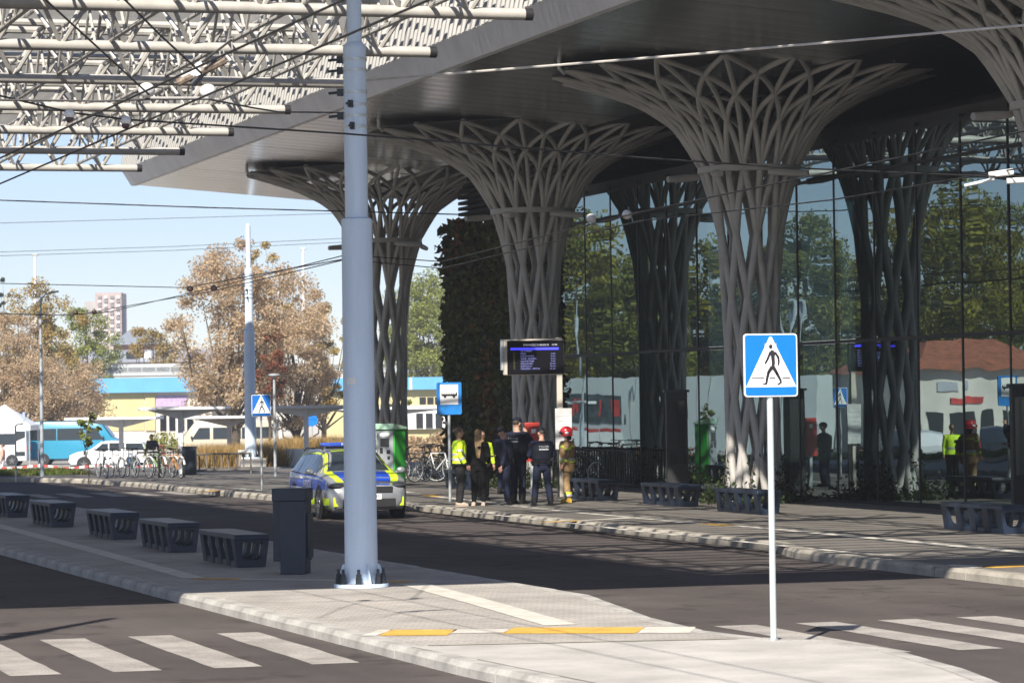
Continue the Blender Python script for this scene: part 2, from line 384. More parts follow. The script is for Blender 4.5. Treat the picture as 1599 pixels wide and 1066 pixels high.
strip(platform, gpp(1470, 882), gpp(1535, 885), .5, ZP, M_tactW, 'guidance_strip'); strip(platform, gpp(1536, 885), gpp(1640, 880.5), .5, ZP, M_tactY, 'guidance_strip')
strip(platform, gpp(370, 762), gpp(455, 768), .3, ZP, M_tactW, 'guidance_strip'); strip(platform, gpp(310, 768), gpp(350, 764), .3, ZP, M_tactY, 'guidance_strip')

# zebra stripes, each one a sheet of paint with a worn outline
def stripe(x, y0, y1, w=.47):
    b = MB(); n = 9; L = []; Rr = []
    for i in range(n):
        y = y0 + (y1 - y0) * i / (n - 1)
        L.append((x - w / 2 + random.uniform(-.012, .012), y, .004)); Rr.append((x + w / 2 + random.uniform(-.012, .012), y, .004))
    b._add(L + Rr, [(i, n + i, n + i + 1, i + 1) for i in range(n - 1)])
    b.build('crosswalk_stripe', M_mark, road, smooth=False)
for i in range(8): stripe(7.4 - .955 * i, 29.7, 34.15)
for i in range(7): stripe(12.58 + .955 * i, 28.45, 32.6)
for i in range(5): stripe(13.6 + .95 * i, 86.0, 90.0)

# ------------------------------------------------------------------ grass bank and far pavement strips
M_grass = leafmat('grass_blades', (.10, .15, .025), (.16, .15, .05), 1.2, .3, .4)
M_dry = leafmat('dry_grass_blades', (.42, .29, .12), (.30, .19, .07), 1.2, .3, .35)
def blades(name, area, n, h, m, zf, wd=.03):
    x0, x1, y0, y1 = area
    x = rng.uniform(x0, x1, n); y = rng.uniform(y0, y1, n); a = rng.uniform(0, PI, n); hh = h * rng.uniform(.5, 1.2, n)
    z = np.array([zf(q) for q in y]) ; lean = rng.normal(0, .3, (n, 2)) * hh[:, None]
    v = np.empty((n, 3, 3)); v[:, 0] = np.stack([x - np.cos(a) * wd, y - np.sin(a) * wd, z], 1); v[:, 1] = np.stack([x + np.cos(a) * wd, y + np.sin(a) * wd, z], 1)
    v[:, 2] = np.stack([x + lean[:, 0], y + lean[:, 1], z + hh], 1)
    me = bpy.data.meshes.new(name); me.vertices.add(3 * n); me.vertices.foreach_set('co', v.ravel())
    me.loops.add(3 * n); me.loops.foreach_set('vertex_index', np.arange(3 * n)); me.polygons.add(n); me.polygons.foreach_set('loop_start', np.arange(n) * 3)
    me.materials.append(m); me.update(); me.validate()
    o = link(name, me); o['kind'] = 'stuff'; return o
M_turf = mat('turf_soil', (.10, .12, .035), .95, var=.25, scale=.8, dirt=.3)
struct(sheet('lawn', [(-8, 107.3), (18.6, 107.3), (18.3, 114.2), (-8, 114.2)], .155, M_turf))
blades('grass', (-2, 18.4, 107.4, 114.1), 22000, .16, M_grass, lambda y: .155, .02)

# ------------------------------------------------------------------ bus canopy: open lattice trusses with blades, solid sheeting over the far lane
canopy = thing('bus_canopy', 'cream tubular steel canopy of lattice girders hanging over the road and bus island', 'canopy', (0, 0, 0))
ZB, ZT = 9.96, 11.15
def tube_mesh(nm, a, c, r, n=10, m=M_truss):
    b = MB(); b.tube([a, c], r, n); return b.mesh(nm, m)
XL, XR = 1.0, 18.7
PAN = 1.36; NP = 13
m_bot = tube_mesh('bottom_chord', (XL, 0, 0), (XR, 0, 0), .118, 12)
m_top = tube_mesh('top_chord', (XL, 0, 0), (XR - .9, 0, 0), .085, 8)
m_cap = MB().tube([(0, 0, 0), (.16, 0, 0)], .122, 10).mesh('end_cap', M_blk)
HB = ZT - ZB
def brace_mesh(dx, dy): return tube_mesh('brace', (0, 0, 0), (dx, dy, HB), .05, 6)
m_br = {(s, t): brace_mesh(s * PAN / 2, t * .75) for s in (-1, 1) for t in (-1, 1)}
m_tie = tube_mesh('tie', (0, -.75, 0), (0, .75, 0), .04, 6)
TY = [59.3 - 6.85 * 4 + 6.85 * i for i in range(11)]; 
for y in TY:
    t = link('truss', None, canopy, (0, y, ZB))
    link('bottom_chord', m_bot, t); link('end_cap', m_cap, t, (XR, 0, 0))
    for s in (-1, 1): link('top_chord', m_top, t, (0, s * .75, HB))
    for i in range(NP):
        x = XR - .45 - PAN * i
        if x < XL + PAN: break
        for s in (-1, 1):
            for u in (-1, 1): link('brace', m_br[(u, s)], t, (x - PAN / 2, 0, 0))
        link('tie', m_tie, t, (x - PAN, 0, HB))
LY0, LY1, LP = TY[0], TY[-1], 6.85 / 4
for x in (9.3, 11.8, 14.3, 16.8):
    t = link('cross_lattice', None, canopy, (x, 0, ZB + .12)); hh = HB - .2
    link('chord', tube_mesh('chord', (0, LY0, 0), (0, LY1, 0), .05, 7), t); link('chord', tube_mesh('chord', (0, LY0, hh), (0, LY1, hh), .045, 7), t)
    bu = tube_mesh('brace', (0, 0, 0), (0, LP / 2, hh), .034, 6); bd = tube_mesh('brace', (0, LP / 2, hh), (0, LP, 0), .034, 6)
    k = int((LY1 - LY0) / LP)
    for i in range(k): link('brace', bu, t, (0, LY0 + i * LP, 0)); link('brace', bd, t, (0, LY0 + i * LP, 0))
# purlins along the road and thin blades across it
b = MB()
m_pur = tube_mesh('purlin', (0, TY[0] - 4, 0), (0, TY[-1] + 4, 0), .05, 8)
for x in (11.0, 16.4): link('purlin', m_pur, canopy, (x, 0, ZT + .16))
m_blade = MB().box((0, 0, 0), (XR - 8.3 + .9, .05, .17)).mesh('blade', M_blade, smooth=False)
yb = TY[0] - 3.2; k = 0
while yb < TY[-1] + 3.4:
    link('blade', m_blade, canopy, ((8.3 + XR + .9) / 2, yb, ZT + .34), (R(24), 0, random.uniform(-.002, .002))); yb += .82
M_sheet = mat('canopy_sheeting', (.55, .54, .52), .5, var=.06, scale=.5)
b = MB(); b.box((-1.9, 67.35, ZT + .36), (20.2, 76.1, .16)); b.build('roof_sheet', M_sheet, canopy, smooth=False)
b = MB(); b.box((2.0, 29.1, ZT + .1), (36, 1.5, .9)); b.build('end_beam', M_truss, canopy, smooth=False)
b = MB()
for y in (40, 66, 92): 
    b.tube([(-8, y, 0), (-8, y, ZT + .3)], .2, 12)
b.build('post', M_truss, canopy)

# ------------------------------------------------------------------ station roof edge: soffit, trim, corrugated fascia
sroof = thing('station_overhang', 'dark metal station roof with pale corrugated side and planked soffit over the platform', 'roof', (0, 0, 0))
XE, ZS, Y0R, Y1R = 19.8, 9.9, 24, 107.2
M_soff = mat('soffit_planks', (.58, .57, .56), .2, .9, var=.10, scale=.7, stretch=(.25, 3., 1), bump=.16, bscale=2.2)
nt = M_soff.node_tree
pl = (Y1R - Y0R) / 92
SW = 6.25; SL_ = math.atan(.5 / 6.2)
m_plank = MB().box((SW / 2, 0, 0), (SW, pl - .03, .05)).mesh('soffit_plank', M_soff, smooth=False)
for i in range(92):
    link('soffit_plank', m_plank, sroof, (XE + .06, Y0R + pl * (i + .5), ZS + .025), (random.uniform(-.004, .004), SL_ + random.uniform(-.001, .001), 0))
b = MB(); b.box((XE + 10.95, (Y0R + Y1R) / 2, ZS - .38), (9.4, Y1R - Y0R - .1, .1)); b.box((XE + 2.4, (Y0R + Y1R) / 2, ZS + .16), (4.6, Y1R - Y0R - .1, .1)); b.build('soffit_backing', M_blk, sroof, smooth=False)
M_trim = mat('fascia_trim_grey', (.78, .78, .78), .45, .2, var=.05, scale=.8)
b = MB(); b.side([(0, 0), (0, 1)], 0, 1) if False else None
def fx(z): return XE - .34 * min(1, max(0, (z - ZS) / .5)) + max(0, z - ZS - .5) * .22
b._add([(fx(ZS) - .03, Y0R, ZS - .03), (fx(ZS) - .03, Y1R, ZS - .03), (fx(ZS + .5) - .03, Y1R, ZS + .5), (fx(ZS + .5) - .03, Y0R, ZS + .5), (fx(ZS) + .15, Y0R, ZS - .03), (fx(ZS) + .15, Y1R, ZS - .03)],
       [(0, 3, 2, 1), (0, 1, 5, 4)])
b.build('edge_trim', M_trim, sroof, smooth=False)
# corrugated sheets, each 5.2 m long
M_corr = mat('corrugated_cream', (.30, .295, .28), .5, .1, var=.05, scale=.6)
def corr_mesh(L):
    b = MB(); rows = []; y = 0; pts = []
    while y < L - .01:
        pts += [(y, 0), (y + .17, 0), (y + .20, .06), (y + .31, .06)]; y += .34
    pts.append((L, 0))
    vs_ = []
    for z in (ZS + .48, ZS + 2.45):
        vs_ += [(fx(z) - o, q, z) for q, o in pts]
    n = len(pts); b._add(vs_, [(i, n + i, n + i + 1, i + 1) for i in range(n - 1)])
    return b.mesh('fascia_sheet', M_corr, smooth=False)
NS = 16; SL = (Y1R - Y0R) / NS; cm = corr_mesh(SL - .01)
for i in range(NS): link('fascia_sheet', cm, sroof, (0, Y0R + SL * i, 0))
b = MB(); b.box((XE + 7.6, (Y0R + Y1R) / 2, ZS + 2.47), (14.2, Y1R - Y0R, .1)); b.build('roof_deck', M_trim, sroof, smooth=False)
b = MB(); b.box((XE + 7.2, Y1R - .06, ZS + 1.25), (13.6, .1, 2.3)); b.build('end_wall', M_trim, sroof, smooth=False)

# ------------------------------------------------------------------ lattice columns
def column(label, loc):
    t = thing('lattice_column', label, 'column', loc, random.uniform(0, .3), 'white tubular tree columns carrying the station roof')
    return t
prof = [(0.0, .54), (1.15, .53), (2.3, .53), (3.4, .54), (4.5, .57), (5.85, .66), (7.3, 1.03)]
tz = [(7.3, 1.03), (8.28, 1.66), (8.76, 2.38), (9.12, 3.22), (9.42, 4.28)]
def pol(r, a, z): return Vector((r * math.cos(a), r * math.sin(a), z))
def smooth_path(nodes, sub=4):
    out = []
    P = [nodes[0]] + nodes + [nodes[-1]]
    for i in range(1, len(P) - 2):
        for j in range(sub):
            t = j / sub; p0, p1, p2, p3 = P[i - 1], P[i], P[i + 1], P[i + 2]
            out.append(.5 * ((2 * p1) + (p2 - p0) * t + (2 * p0 - 5 * p1 + 4 * p2 - p3) * t * t + (3 * p1 - p0 - 3 * p2 + p3) * t ** 3))
    out.append(nodes[-1]); return out
H9 = PI / 9
def helix(s):
    return [pol(r, s * H9 * k, z) for k, (z, r) in enumerate(prof[:-1])]
def sm(pts): return smooth_path(pts, 4)
a5 = 0
m_hl = MB().tube(sm(helix(1)), .088, 8).mesh('shaft_pipe', M_colp, ang=60)
m_hr = MB().tube(sm(helix(-1)), .088, 8).mesh('shaft_pipe', M_colp, ang=60)
z5, r5 = prof[5]; z6, r6 = prof[6]
m_fan = {}
for d in (-1, 0, 1):
    a, c = pol(r5, 0, z5), pol(r6, d * H9, z6); mid = pol((r5 + r6) / 2 - .03, d * H9 * .5, (z5 + z6) / 2)
    m_fan[d] = MB().tube(sm([a, mid, c]), .082, 8).mesh('fan_pipe', M_colp, ang=60)
HT = PI / 18
m_dl = {}
for s in (-1, 1):
    m_dl[s] = MB().tube(sm([pol(r, s * HT * k, z) for k, (z, r) in enumerate(tz)]), .062, 8).mesh('funnel_pipe', M_colp, ang=60)
m_mer = {0: MB().tube(sm([pol(tz[0][1], 0, tz[0][0]), pol(1.62, 0, 8.25), pol(tz[2][1], 0, tz[2][0]), pol(tz[3][1], 0, tz[3][0] - .02), pol(tz[4][1], 0, tz[4][0])]), .06, 8).mesh('funnel_pipe', M_colp, ang=60)}
m_mer[1] = MB().tube(sm([pol(tz[1][1], HT, tz[1][0]), pol(2.34, HT, 8.74), pol(tz[3][1], HT, tz[3][0])]), .055, 8).mesh('funnel_pipe', M_colp, ang=60)
m_ring = MB().lathe([(1.02, 7.23), (1.13, 7.23), (1.13, 7.37), (1.02, 7.37), (1.02, 7.23)], 36).mesh('collar_ring', M_colp)
m_top2 = MB().lathe([(4.2, 9.42), (4.36, 9.42), (4.36, 9.5), (4.2, 9.5), (4.2, 9.42)], 48).mesh('rim_ring', M_colp)
m_void = MB().lathe([(.01, 9.41), (4.32, 9.41), (4.32, 9.43), (.01, 9.43)], 48).mesh('funnel_void_disc', M_blk)  # matt black disc painted in for the darkness inside the funnel top
m_brk = MB().tube([(0, 0, 9.75), (0, 0, 9.45), (.1, 0, 9.36), (.2, 0, 9.42)], .05, 8).mesh('rim_bracket', M_galv)
m_arm = MB().tube([(1.10, -.25, 7.2), (1.42, .05, 7.16), (1.75, .35, 7.13)], [.06, .085, .07], 8).mesh('floodlight_arm', M_colp)
m_plinth = MB().lathe([(.72, -.1), (.72, .06), (.66, .08), (0.01, .08)], 24).mesh('plinth', M_kerb)
C4 = column('nearest tree column, only its flared funnel side in view at the frame corner', (25.8, 50.1, .14))
C3 = column('full height tree column behind the foreground crossing sign, plants at its foot', (25.85, 65.7, .14))
C2 = column('tree column behind the departure screen and the red hydrant cabinet', (25.7, 81.0, .14))
C1 = column('most distant tree column, half hidden by the grey pole beside the green ticket machine', (25.8, 96.5, .14))
for t in (C1, C2, C3, C4):
    link('plinth', m_plinth, t); link('collar_ring', m_ring, t); link('funnel_void_disc', m_void, t)
    for a in (PI, PI * 1.62): link('rim_bracket', m_brk, t, (4.42 * math.cos(a), 4.42 * math.sin(a), 0), (0, 0, a + PI))
    for k in range(9):
        a = 2 * H9 * k
        link('shaft_pipe', m_hl, t, None, (0, 0, a)); link('shaft_pipe', m_hr, t, None, (0, 0, a))
        for d in (-1, 0, 1): link('fan_pipe', m_fan[d], t, None, (0, 0, a + 5 * H9))
    for k in range(18):
        a = H9 * k
        for s in (-1, 1): link('funnel_pipe', m_dl[s], t, None, (0, 0, a))
        link('funnel_pipe', m_mer[0], t, None, (0, 0, a)); link('funnel_pipe', m_mer[1], t, None, (0, 0, a))
    for a in (.3, 1.4, 2.6, 3.75, 4.9): link('floodlight_arm', m_arm, t, None, (0, 0, a))

# ------------------------------------------------------------------ station hall: glass facade of single panes
hall = thing('station_building', 'dark glass fronted station hall mirroring trees, behind the tree columns', 'building', (0, 0, 0))
def glassmat():
    m = bpy.data.materials.new('facade_glass'); m.use_nodes = True; nt = m.node_tree; N = nt.nodes; Lk = nt.links
    N.remove(N['Principled BSDF']); out = N['Material Output']
    gl = N.new('ShaderNodeBsdfGlossy'); gl.inputs['Roughness'].default_value = .0; gl.inputs['Color'].default_value = (.74, .93, .96, 1)
    tr = N.new('ShaderNodeBsdfTransparent'); tr.inputs['Color'].default_value = (.16, .21, .21, 1)
    mx = N.new('ShaderNodeMixShader'); lw = N.new('ShaderNodeLayerWeight'); lw.inputs['Blend'].default_value = .5
    r = N.new('ShaderNodeMapRange'); r.inputs[1].default_value = .3; r.inputs[2].default_value = 1; r.inputs[3].default_value = .2; r.inputs[4].default_value = .54
    Lk.new(lw.outputs['Facing'], r.inputs[0]); Lk.new(r.outputs[0], mx.inputs[0]); Lk.new(tr.outputs[0], mx.inputs[1]); Lk.new(gl.outputs[0], mx.inputs[2])
    tc = N.new('ShaderNodeTexCoord'); nz = N.new('ShaderNodeTexNoise'); nz.inputs['Scale'].default_value = .55; nz.inputs['Detail'].default_value = 1.5
    oi = N.new('ShaderNodeObjectInfo'); ad = N.new('ShaderNodeVectorMath'); ad.operation = 'ADD'
    sc_ = N.new('ShaderNodeMath'); sc_.operation = 'MULTIPLY'; sc_.inputs[1].default_value = 60; Lk.new(oi.outputs['Random'], sc_.inputs[0])
    Lk.new(tc.outputs['Object'], ad.inputs[0]); Lk.new(sc_.outputs[0], ad.inputs[1]); Lk.new(ad.outputs[0], nz.inputs['Vector'])
    bp = N.new('ShaderNodeBump'); bp.inputs['Strength'].default_value = .2; bp.inputs['Distance'].default_value = .02
    Lk.new(nz.outputs[0], bp.inputs['Height']); Lk.new(bp.outputs[0], gl.inputs['Normal']); Lk.new(mx.outputs[0], out.inputs[0])
    MATS['facade_glass'] = m; return m
M_fg = glassmat()
MOD = 2.15; Y1F = 84.2; NM = 16
rows = [(.2, 3.6), (3.68, 7.2), (7.28, 7.92)]
def pane_mesh(h): return MB().box((0, 0, h / 2), (.02, MOD - .05, h)).mesh('pane', M_fg, smooth=False)
pm = [pane_mesh(b_ - a_) for a_, b_ in rows]
m_mul = MB().box((-.0, 0, 4.0), (.10, .055, 7.9)).mesh('mullion', M_blk, smooth=False)
for i in range(NM):
    y = Y1F - MOD * (i + .5)
    for k, (a_, b_) in enumerate(rows):
        link('pane', pm[k], hall, (FX + .01, y, a_), (random.uniform(-.0006, .0006), random.uniform(-.0012, .0012), random.uniform(-.0022, .0022)))
for i in range(NM + 1): link('mullion', m_mul, hall, (FX + .034, Y1F - MOD * i, .12))
m_tr = MB().box((0, 0, 0), (.09, MOD * NM, .07)).mesh('transom', M_blk, smooth=False)
for z in (3.64, 7.24, 7.95): link('transom', m_tr, hall, (FX + .031, Y1F - MOD * NM / 2, z))
b = MB(); b.box((FX + .1, Y1F - MOD * NM / 2, .1), (.2, MOD * NM, .2)); b.build('sill', M_blk, hall, smooth=False)
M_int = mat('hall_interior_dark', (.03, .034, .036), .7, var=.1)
M_pil = mat('hall_pillar_teal', (.10, .20, .19), .5)
YB = Y1F - MOD * NM
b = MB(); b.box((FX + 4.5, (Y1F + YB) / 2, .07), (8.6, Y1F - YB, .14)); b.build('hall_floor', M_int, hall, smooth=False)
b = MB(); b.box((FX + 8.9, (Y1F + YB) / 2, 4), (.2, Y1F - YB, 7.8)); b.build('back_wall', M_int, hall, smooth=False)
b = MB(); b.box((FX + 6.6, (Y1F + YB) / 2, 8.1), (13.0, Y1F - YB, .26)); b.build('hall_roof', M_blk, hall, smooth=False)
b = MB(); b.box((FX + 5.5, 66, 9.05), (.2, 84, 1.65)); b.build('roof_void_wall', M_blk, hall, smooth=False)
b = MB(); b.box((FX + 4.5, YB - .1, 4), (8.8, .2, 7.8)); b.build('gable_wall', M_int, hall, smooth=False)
m_pil = MB().tube([(0, 0, 0), (0, 0, 7.7)], .2, 16).mesh('hall_pillar', M_pil)
for y in (66.9, 61.2, 77.5): link('hall_pillar', m_pil, hall, (FX + 1.6, y, .14))

# ivy clad end of the hall with a louvred upper storey
ivy = thing('ivy_wall', 'dark wall smothered in ivy, between the glass hall and the distant trees', 'green wall', (0, 0, 0))
b = MB(); b.box((FX + 2.2, 89.9, 3.95), (3.9, 11.2, 7.7)); b.build('wall', M_blk, ivy, smooth=False)
M_ivy = leafmat('ivy_leaves', (.055, .075, .018), (.095, .08, .025), .25, .15, .5)
M_ivyr = leafmat('ivy_red_leaves', (.20, .07, .025), (.11, .07, .025), .4, .15, .4)
def leafcloud(name, P, Nrm, size, m, parent, jitter=.6, kind=None):
    n = len(P); P = np.asarray(P); u = rng.normal(size=(n, 3)); u /= np.linalg.norm(u, axis=1)[:, None]
    w = np.cross(u, rng.normal(size=(n, 3))); w /= np.linalg.norm(w, axis=1)[:, None]
    s = size * rng.uniform(.6, 1.4, n)[:, None]
    v = np.stack([P - u * s * .5, P + w * s * .32, P + u * s * .5, P - w * s * .32], 1)
    me = bpy.data.meshes.new(name); me.vertices.add(4 * n); me.vertices.foreach_set('co', v.ravel())
    me.loops.add(4 * n); me.loops.foreach_set('vertex_index', np.arange(4 * n)); me.polygons.add(n); me.polygons.foreach_set('loop_start', np.arange(n) * 4)
    me.materials.append(m); me.update(); me.validate()
    return link(name, me, parent)
n = 15000
y = rng.uniform(84.3, 95.9, n); z = rng.uniform(.2, 8.0, n); bulge = .12 + .16 * np.sin(y * 2.1 + 1.7 * np.sin(z * 1.3)) * np.sin(z * 1.7 + y)
x = FX + .2 - np.abs(rng.normal(0, .12, n)) - np.abs(bulge)
n2 = 7000
x2 = rng.uniform(FX - .1, FX + 4.2, n2); z2 = rng.uniform(.2, 8., n2); y2 = 95.6 + np.abs(rng.normal(0, .14, n2)) + .2 * np.abs(np.sin(z2 * 2.2)) + .1 * np.sin(z2 * 5)
n3 = 3000
x3 = rng.uniform(FX - .05, FX + 1.0, n3); z3 = rng.uniform(.2, 8., n3); y3 = 84.25 - np.abs(rng.normal(0, .06, n3))
P = np.concatenate([np.stack([x, y, z], 1), np.stack([x2, y2, z2], 1), np.stack([x3, y3, z3], 1)])
redm = np.sin(P[:, 1] * 1.1 + 2) * np.sin(P[:, 2] * .45 + .6) + rng.normal(0, .35, len(P)) > .75
leafcloud('foliage', P[~redm], None, .22, M_ivy, ivy); leafcloud('foliage', P[redm], None, .2, M_ivyr, ivy)
m_slat = MB().box((0, 0, 0), (4.6, 11.0, .10)).mesh('louvre_slat', M_blk, smooth=False)
for i in range(9): link('louvre_slat', m_slat, ivy, (FX + 2.55, 89.6, 8.2 + .17 * i))
b = MB(); b.box((FX + 2.65, 89.5, 8.9), (4.3, 10.7, 1.7)); b.build('louvre_core', M_blk, ivy, smooth=False)

# ------------------------------------------------------------------ hazy autumn air
HZ = MB(); HZ.box((60, 450, 29), (760, 1130, 62.0))
hz = HZ.build('haze', bpy.data.materials.new('haze_air'), smooth=False); hz['kind'] = 'stuff'
mh = hz.data.materials[0]; mh.use_nodes = True; nh = mh.node_tree; nh.nodes.remove(nh.nodes['Principled BSDF'])
pv = nh.nodes.new('ShaderNodeVolumePrincipled'); pv.inputs['Density'].default_value = .00055; pv.inputs['Color'].default_value = (.93, .96, 1, 1); pv.inputs['Anisotropy'].default_value = .3
nh.links.new(pv.outputs[0], nh.nodes['Material Output'].inputs['Volume'])
# ------------------------------------------------------------------ trolley wire poles
def trolley_pole(label, loc, detail=True):
    t = thing('trolley_pole', label, 'pole', loc, 0, 'stepped grey blue trolley wire poles')
    b = MB(); b.tube([(0, 0, .05), (0, 0, 1.5), (0, 0, 4.64)], [.212, .205, .196], 40); b.lathe([(.196, 4.6), (.2, 4.64), (.195, 4.68), (.15, 4.70)], 40); b.build("lower_shaft", M_pole, t)
    b = MB(); b.tube([(0, 0, 4.66), (0, 0, 6.86)], [.148, .146], 36); b.lathe([(.146, 6.82), (.148, 6.86), (.14, 6.90), (.10, 6.94)], 36); b.build('middle_shaft', M_pole, t)
    b = MB(); b.tube([(0, 0, 6.9), (0, 0, 8.5)], [.098, .085], 28); b.lathe([(.085, 8.5), (.06, 8.56), (.005, 8.58)], 28); b.build('upper_shaft', M_pole, t)
    b = MB(); b.lathe([(.35, 0), (.35, .035), (.345, .045), (.2, .045)], 48); b.build('base_plate', M_pole, t)
    g = MB(); g.side([(.19, .04), (.33, .04), (.235, .29), (.19, .29)], -.009, .009); g.v = [(p[1], -p[0], p[2]) for p in g.v]; gm = g.mesh('gusset', M_pole, smooth=False)
    bo = MB(); bo.tube([(0, 0, .04), (0, 0, .06)], .045, 12); bo.tube([(0, 0, .06), (0, 0, .13)], .04, 6); bo.tube([(0, 0, .13), (0, 0, .175)], .033, 6); bo.tube([(0, 0, .175), (0, 0, .235)], .02, 8)
    bm_ = bo.mesh('anchor_bolt', M_dark); fa = R(-107)
    for a in (-92, 24, 92, 150, -150): link('gusset', gm, t, None, (0, 0, fa + R(a)))
    for a in (-74, -48, -4, 48, 72, 118, 180, -122): link('anchor_bolt', bm_, t, (.297 * math.cos(fa + R(a)), .297 * math.sin(fa + R(a)), 0))
    cl = MB(); cl.lathe([(.150, -.02), (.156, -.02), (.156, .02), (.150, .02)], 32); cm_ = cl.mesh('clamp_band', M_galv)
    lug = MB(); lug.box((-.19, 0, 0), (.08, .05, .09)); lug.tube([(-.23, 0, 0), (-.34, 0, -.01)], .018, 8); lm = lug.mesh('clamp_lug', M_dark)
    for z, a in ((6.72, -.3), (6.58, -.3), (6.3, -.3), (6.14, 1.0), (6.0, -.3), (5.86, 1.1)):
        o = link('clamp_band', cm_, t, (0, 0, z)); 
        if a < 9: link('clamp_lug', lm, o, None, (0, 0, a))
    b = MB(); b.lathe([(.212, -.045), (.2125, -.045), (.2125, .045), (.212, .045)], 10, a0=-.3, a1=.3); b.build('paper_notice', M_white, t, loc=(0, 0, 2.62), rz=-2.3)
    return t
M_white2 = M_white
P1 = gp(564.5, 916, .13)
pole1 = trolley_pole('large grey blue stepped pole bolted to the paved island, right of the dark litter bin', (P1.x, P1.y, .132))
P2 = dp(392, 738, 117)
pole2 = dup(pole1, (P2.x, P2.y, .45), label='slimmer looking far grey pole standing on a concrete block by the bike shelters')
base = thing('pole_foundation', 'low grey concrete block under the far grey pole', 'concrete block', (P2.x, P2.y, .14))
MB().box((0, 0, .155), (.95, .95, .31)).build('block', M_kerb, base, bevel=.02)
P3 = F0 * 27.3 + R0 * (-7.5)
dup(pole1, (P3.x, P3.y, .0), label='grey blue pole left of the picture, only its long shadow shows on the near lane')
# its twin beyond the left lane, only its shadow reaches the picture
# ------------------------------------------------------------------ road signs
def rrect(w, h, r, n=5):
    pts = []
    for cx, cy, a0 in ((w / 2 - r, h / 2 - r, 0), (-w / 2 + r, h / 2 - r, PI / 2), (-w / 2 + r, -h / 2 + r, PI), (w / 2 - r, -h / 2 + r, 1.5 * PI)):
        for i in range(n + 1): a = a0 + PI / 2 * i / n; pts.append((cx + r * math.cos(a), cy + r * math.sin(a)))
    return pts
M_refw = mat('reflective_white', (.80, .80, .80), .4, var=.02)
M_symb = mat('sign_black', (.016, .014, .018), .5)
def sheet_xz(b, poly, y, th=.001):       # flat figure on a sign facing -y
    n = len(poly); b._add([(p[0], y, p[1]) for p in poly] + [(p[0], y + th, p[1]) for p in poly], [tuple(range(n)), tuple(range(2 * n - 1, n - 1, -1))] + [(i, n + i, n + (i + 1) % n, (i + 1) % n) for i in range(n)])
def limb2(b, pts, ws, y):
    for i in range(len(pts) - 1):
        a = Vector(pts[i]); c = Vector(pts[i + 1]); d = (c - a).normalized(); nn = Vector((-d.y, d.x))
        sheet_xz(b, [a + nn * ws[i] / 2, a - nn * ws[i] / 2, c - nn * ws[i + 1] / 2, c + nn * ws[i + 1] / 2], y)
        if i: sheet_xz(b, [a + Vector((math.cos(k * PI / 5), math.sin(k * PI / 5))) * ws[i] / 2 for k in range(10)], y)
def crossing_panel(t, s, zc, blue, tilt=0.):
    w = .6 * s
    pn = link('sign_panel', None, t, (0, -.045, zc), (0, tilt, 0))
    b = MB(); b.prism(rrect(w, w * 1.13, .035 * s), 0, .022, lambda p: Vector((p.x, p.z, p.y))); b.build('back_plate', M_refw, pn, smooth=False)
    b = MB(); sheet_xz(b, rrect(w - .026 * s, w * 1.13 - .026 * s, .028 * s), -.0035); b.build('blue_field', blue, pn, smooth=False)
    b = MB(); sheet_xz(b, [(-.282 * s, -.235 * s), (.282 * s, -.235 * s), (.012 * s, .306 * s), (-.012 * s, .306 * s)], -.006); b.build('white_triangle', M_refw, pn, smooth=False)
    b = MB(); y = -.0085; q = lambda *a: [(x * s, z * s) for x, z in a]
    sheet_xz(b, [(0.0 * s + .021 * s * math.cos(k * PI / 8), .2 * s + .024 * s * math.sin(k * PI / 8)) for k in range(16)], y)
    sheet_xz(b, q((.002, .166), (.03, .158), (.052, .135), (.044, .09), (.046, .02), (.034, -.03), (.004, -.03), (.008, .03), (.0, .1), (-.012, .13)), y)
    limb2(b, q((-.004, .142), (-.035, .07), (-.066, .015)), [.026 * s, .024 * s, .018 * s], y - .0012)
    limb2(b, q((.046, .14), (.082, .085), (.088, .04), (.082, -.005)), [.024 * s, .026 * s, .022 * s, .016 * s], y - .0024)
    limb2(b, q((.012, -.02), (-.03, -.075), (-.05, -.155), (-.056, -.195)), [.04 * s, .032 * s, .026 * s, .022 * s], y - .0036)
    limb2(b, q((.024, -.02), (.062, -.085), (.108, -.17)), [.04 * s, .034 * s, .024 * s], y - .0048)
    sheet_xz(b, q((-.045, -.185), (-.05, -.207), (-.112, -.2), (-.07, -.19)), y - .006); sheet_xz(b, q((.1, -.165), (.122, -.182), (.085, -.21), (.058, -.207), (.092, -.187)), y - .006)
    for x0, x1 in ((-.218, -.078), (-.018, .048), (.125, .212)): sheet_xz(b, q((x0, -.145), (x1, -.145), (x1, -.133), (x0, -.133)), y)
    b.build('walking_figure', M_symb, pn, smooth=False)
    return pn
SGN = gp(1208, 999, .135)
sg = thing('crossing_sign', 'large bright blue pedestrian crossing sign on a thin pale post at the island nose', 'road sign', (SGN.x, SGN.y, .132), R(-5), 'blue pedestrian crossing signs')
b = MB(); b.tube([(0, 0, 0), (0, 0, 2.93)], .031, 16); b.lathe([(.031, 2.93), (.025, 2.945), (.002, 2.95)], 16); b.build('post', mat('pale_green_grey_post', (.52, .58, .58), .4, .2, var=.06), sg)
b = MB(); b.tube([(0, 0, 0), (0, 0, .02)], .05, 12); b.build('post_foot', M_galv, sg)
crossing_panel(sg, .895, 2.655, M_sblue, 0)
for z in (2.5, 2.85): MB().box((0, -.01, z), (.12, .08, .03)).build('bracket', M_galv, sg, smooth=False)
SG2 = gp(409, 764, .145)
s2 = thing('crossing_sign', 'small far pedestrian crossing sign in shade in front of the second grey pole', 'road sign', (SG2.x, SG2.y, .142), R(-3), 'blue pedestrian crossing signs')
MB().tube([(0, 0, 0), (0, 0, 2.5)], .03, 12).build('post', M_galv, s2)
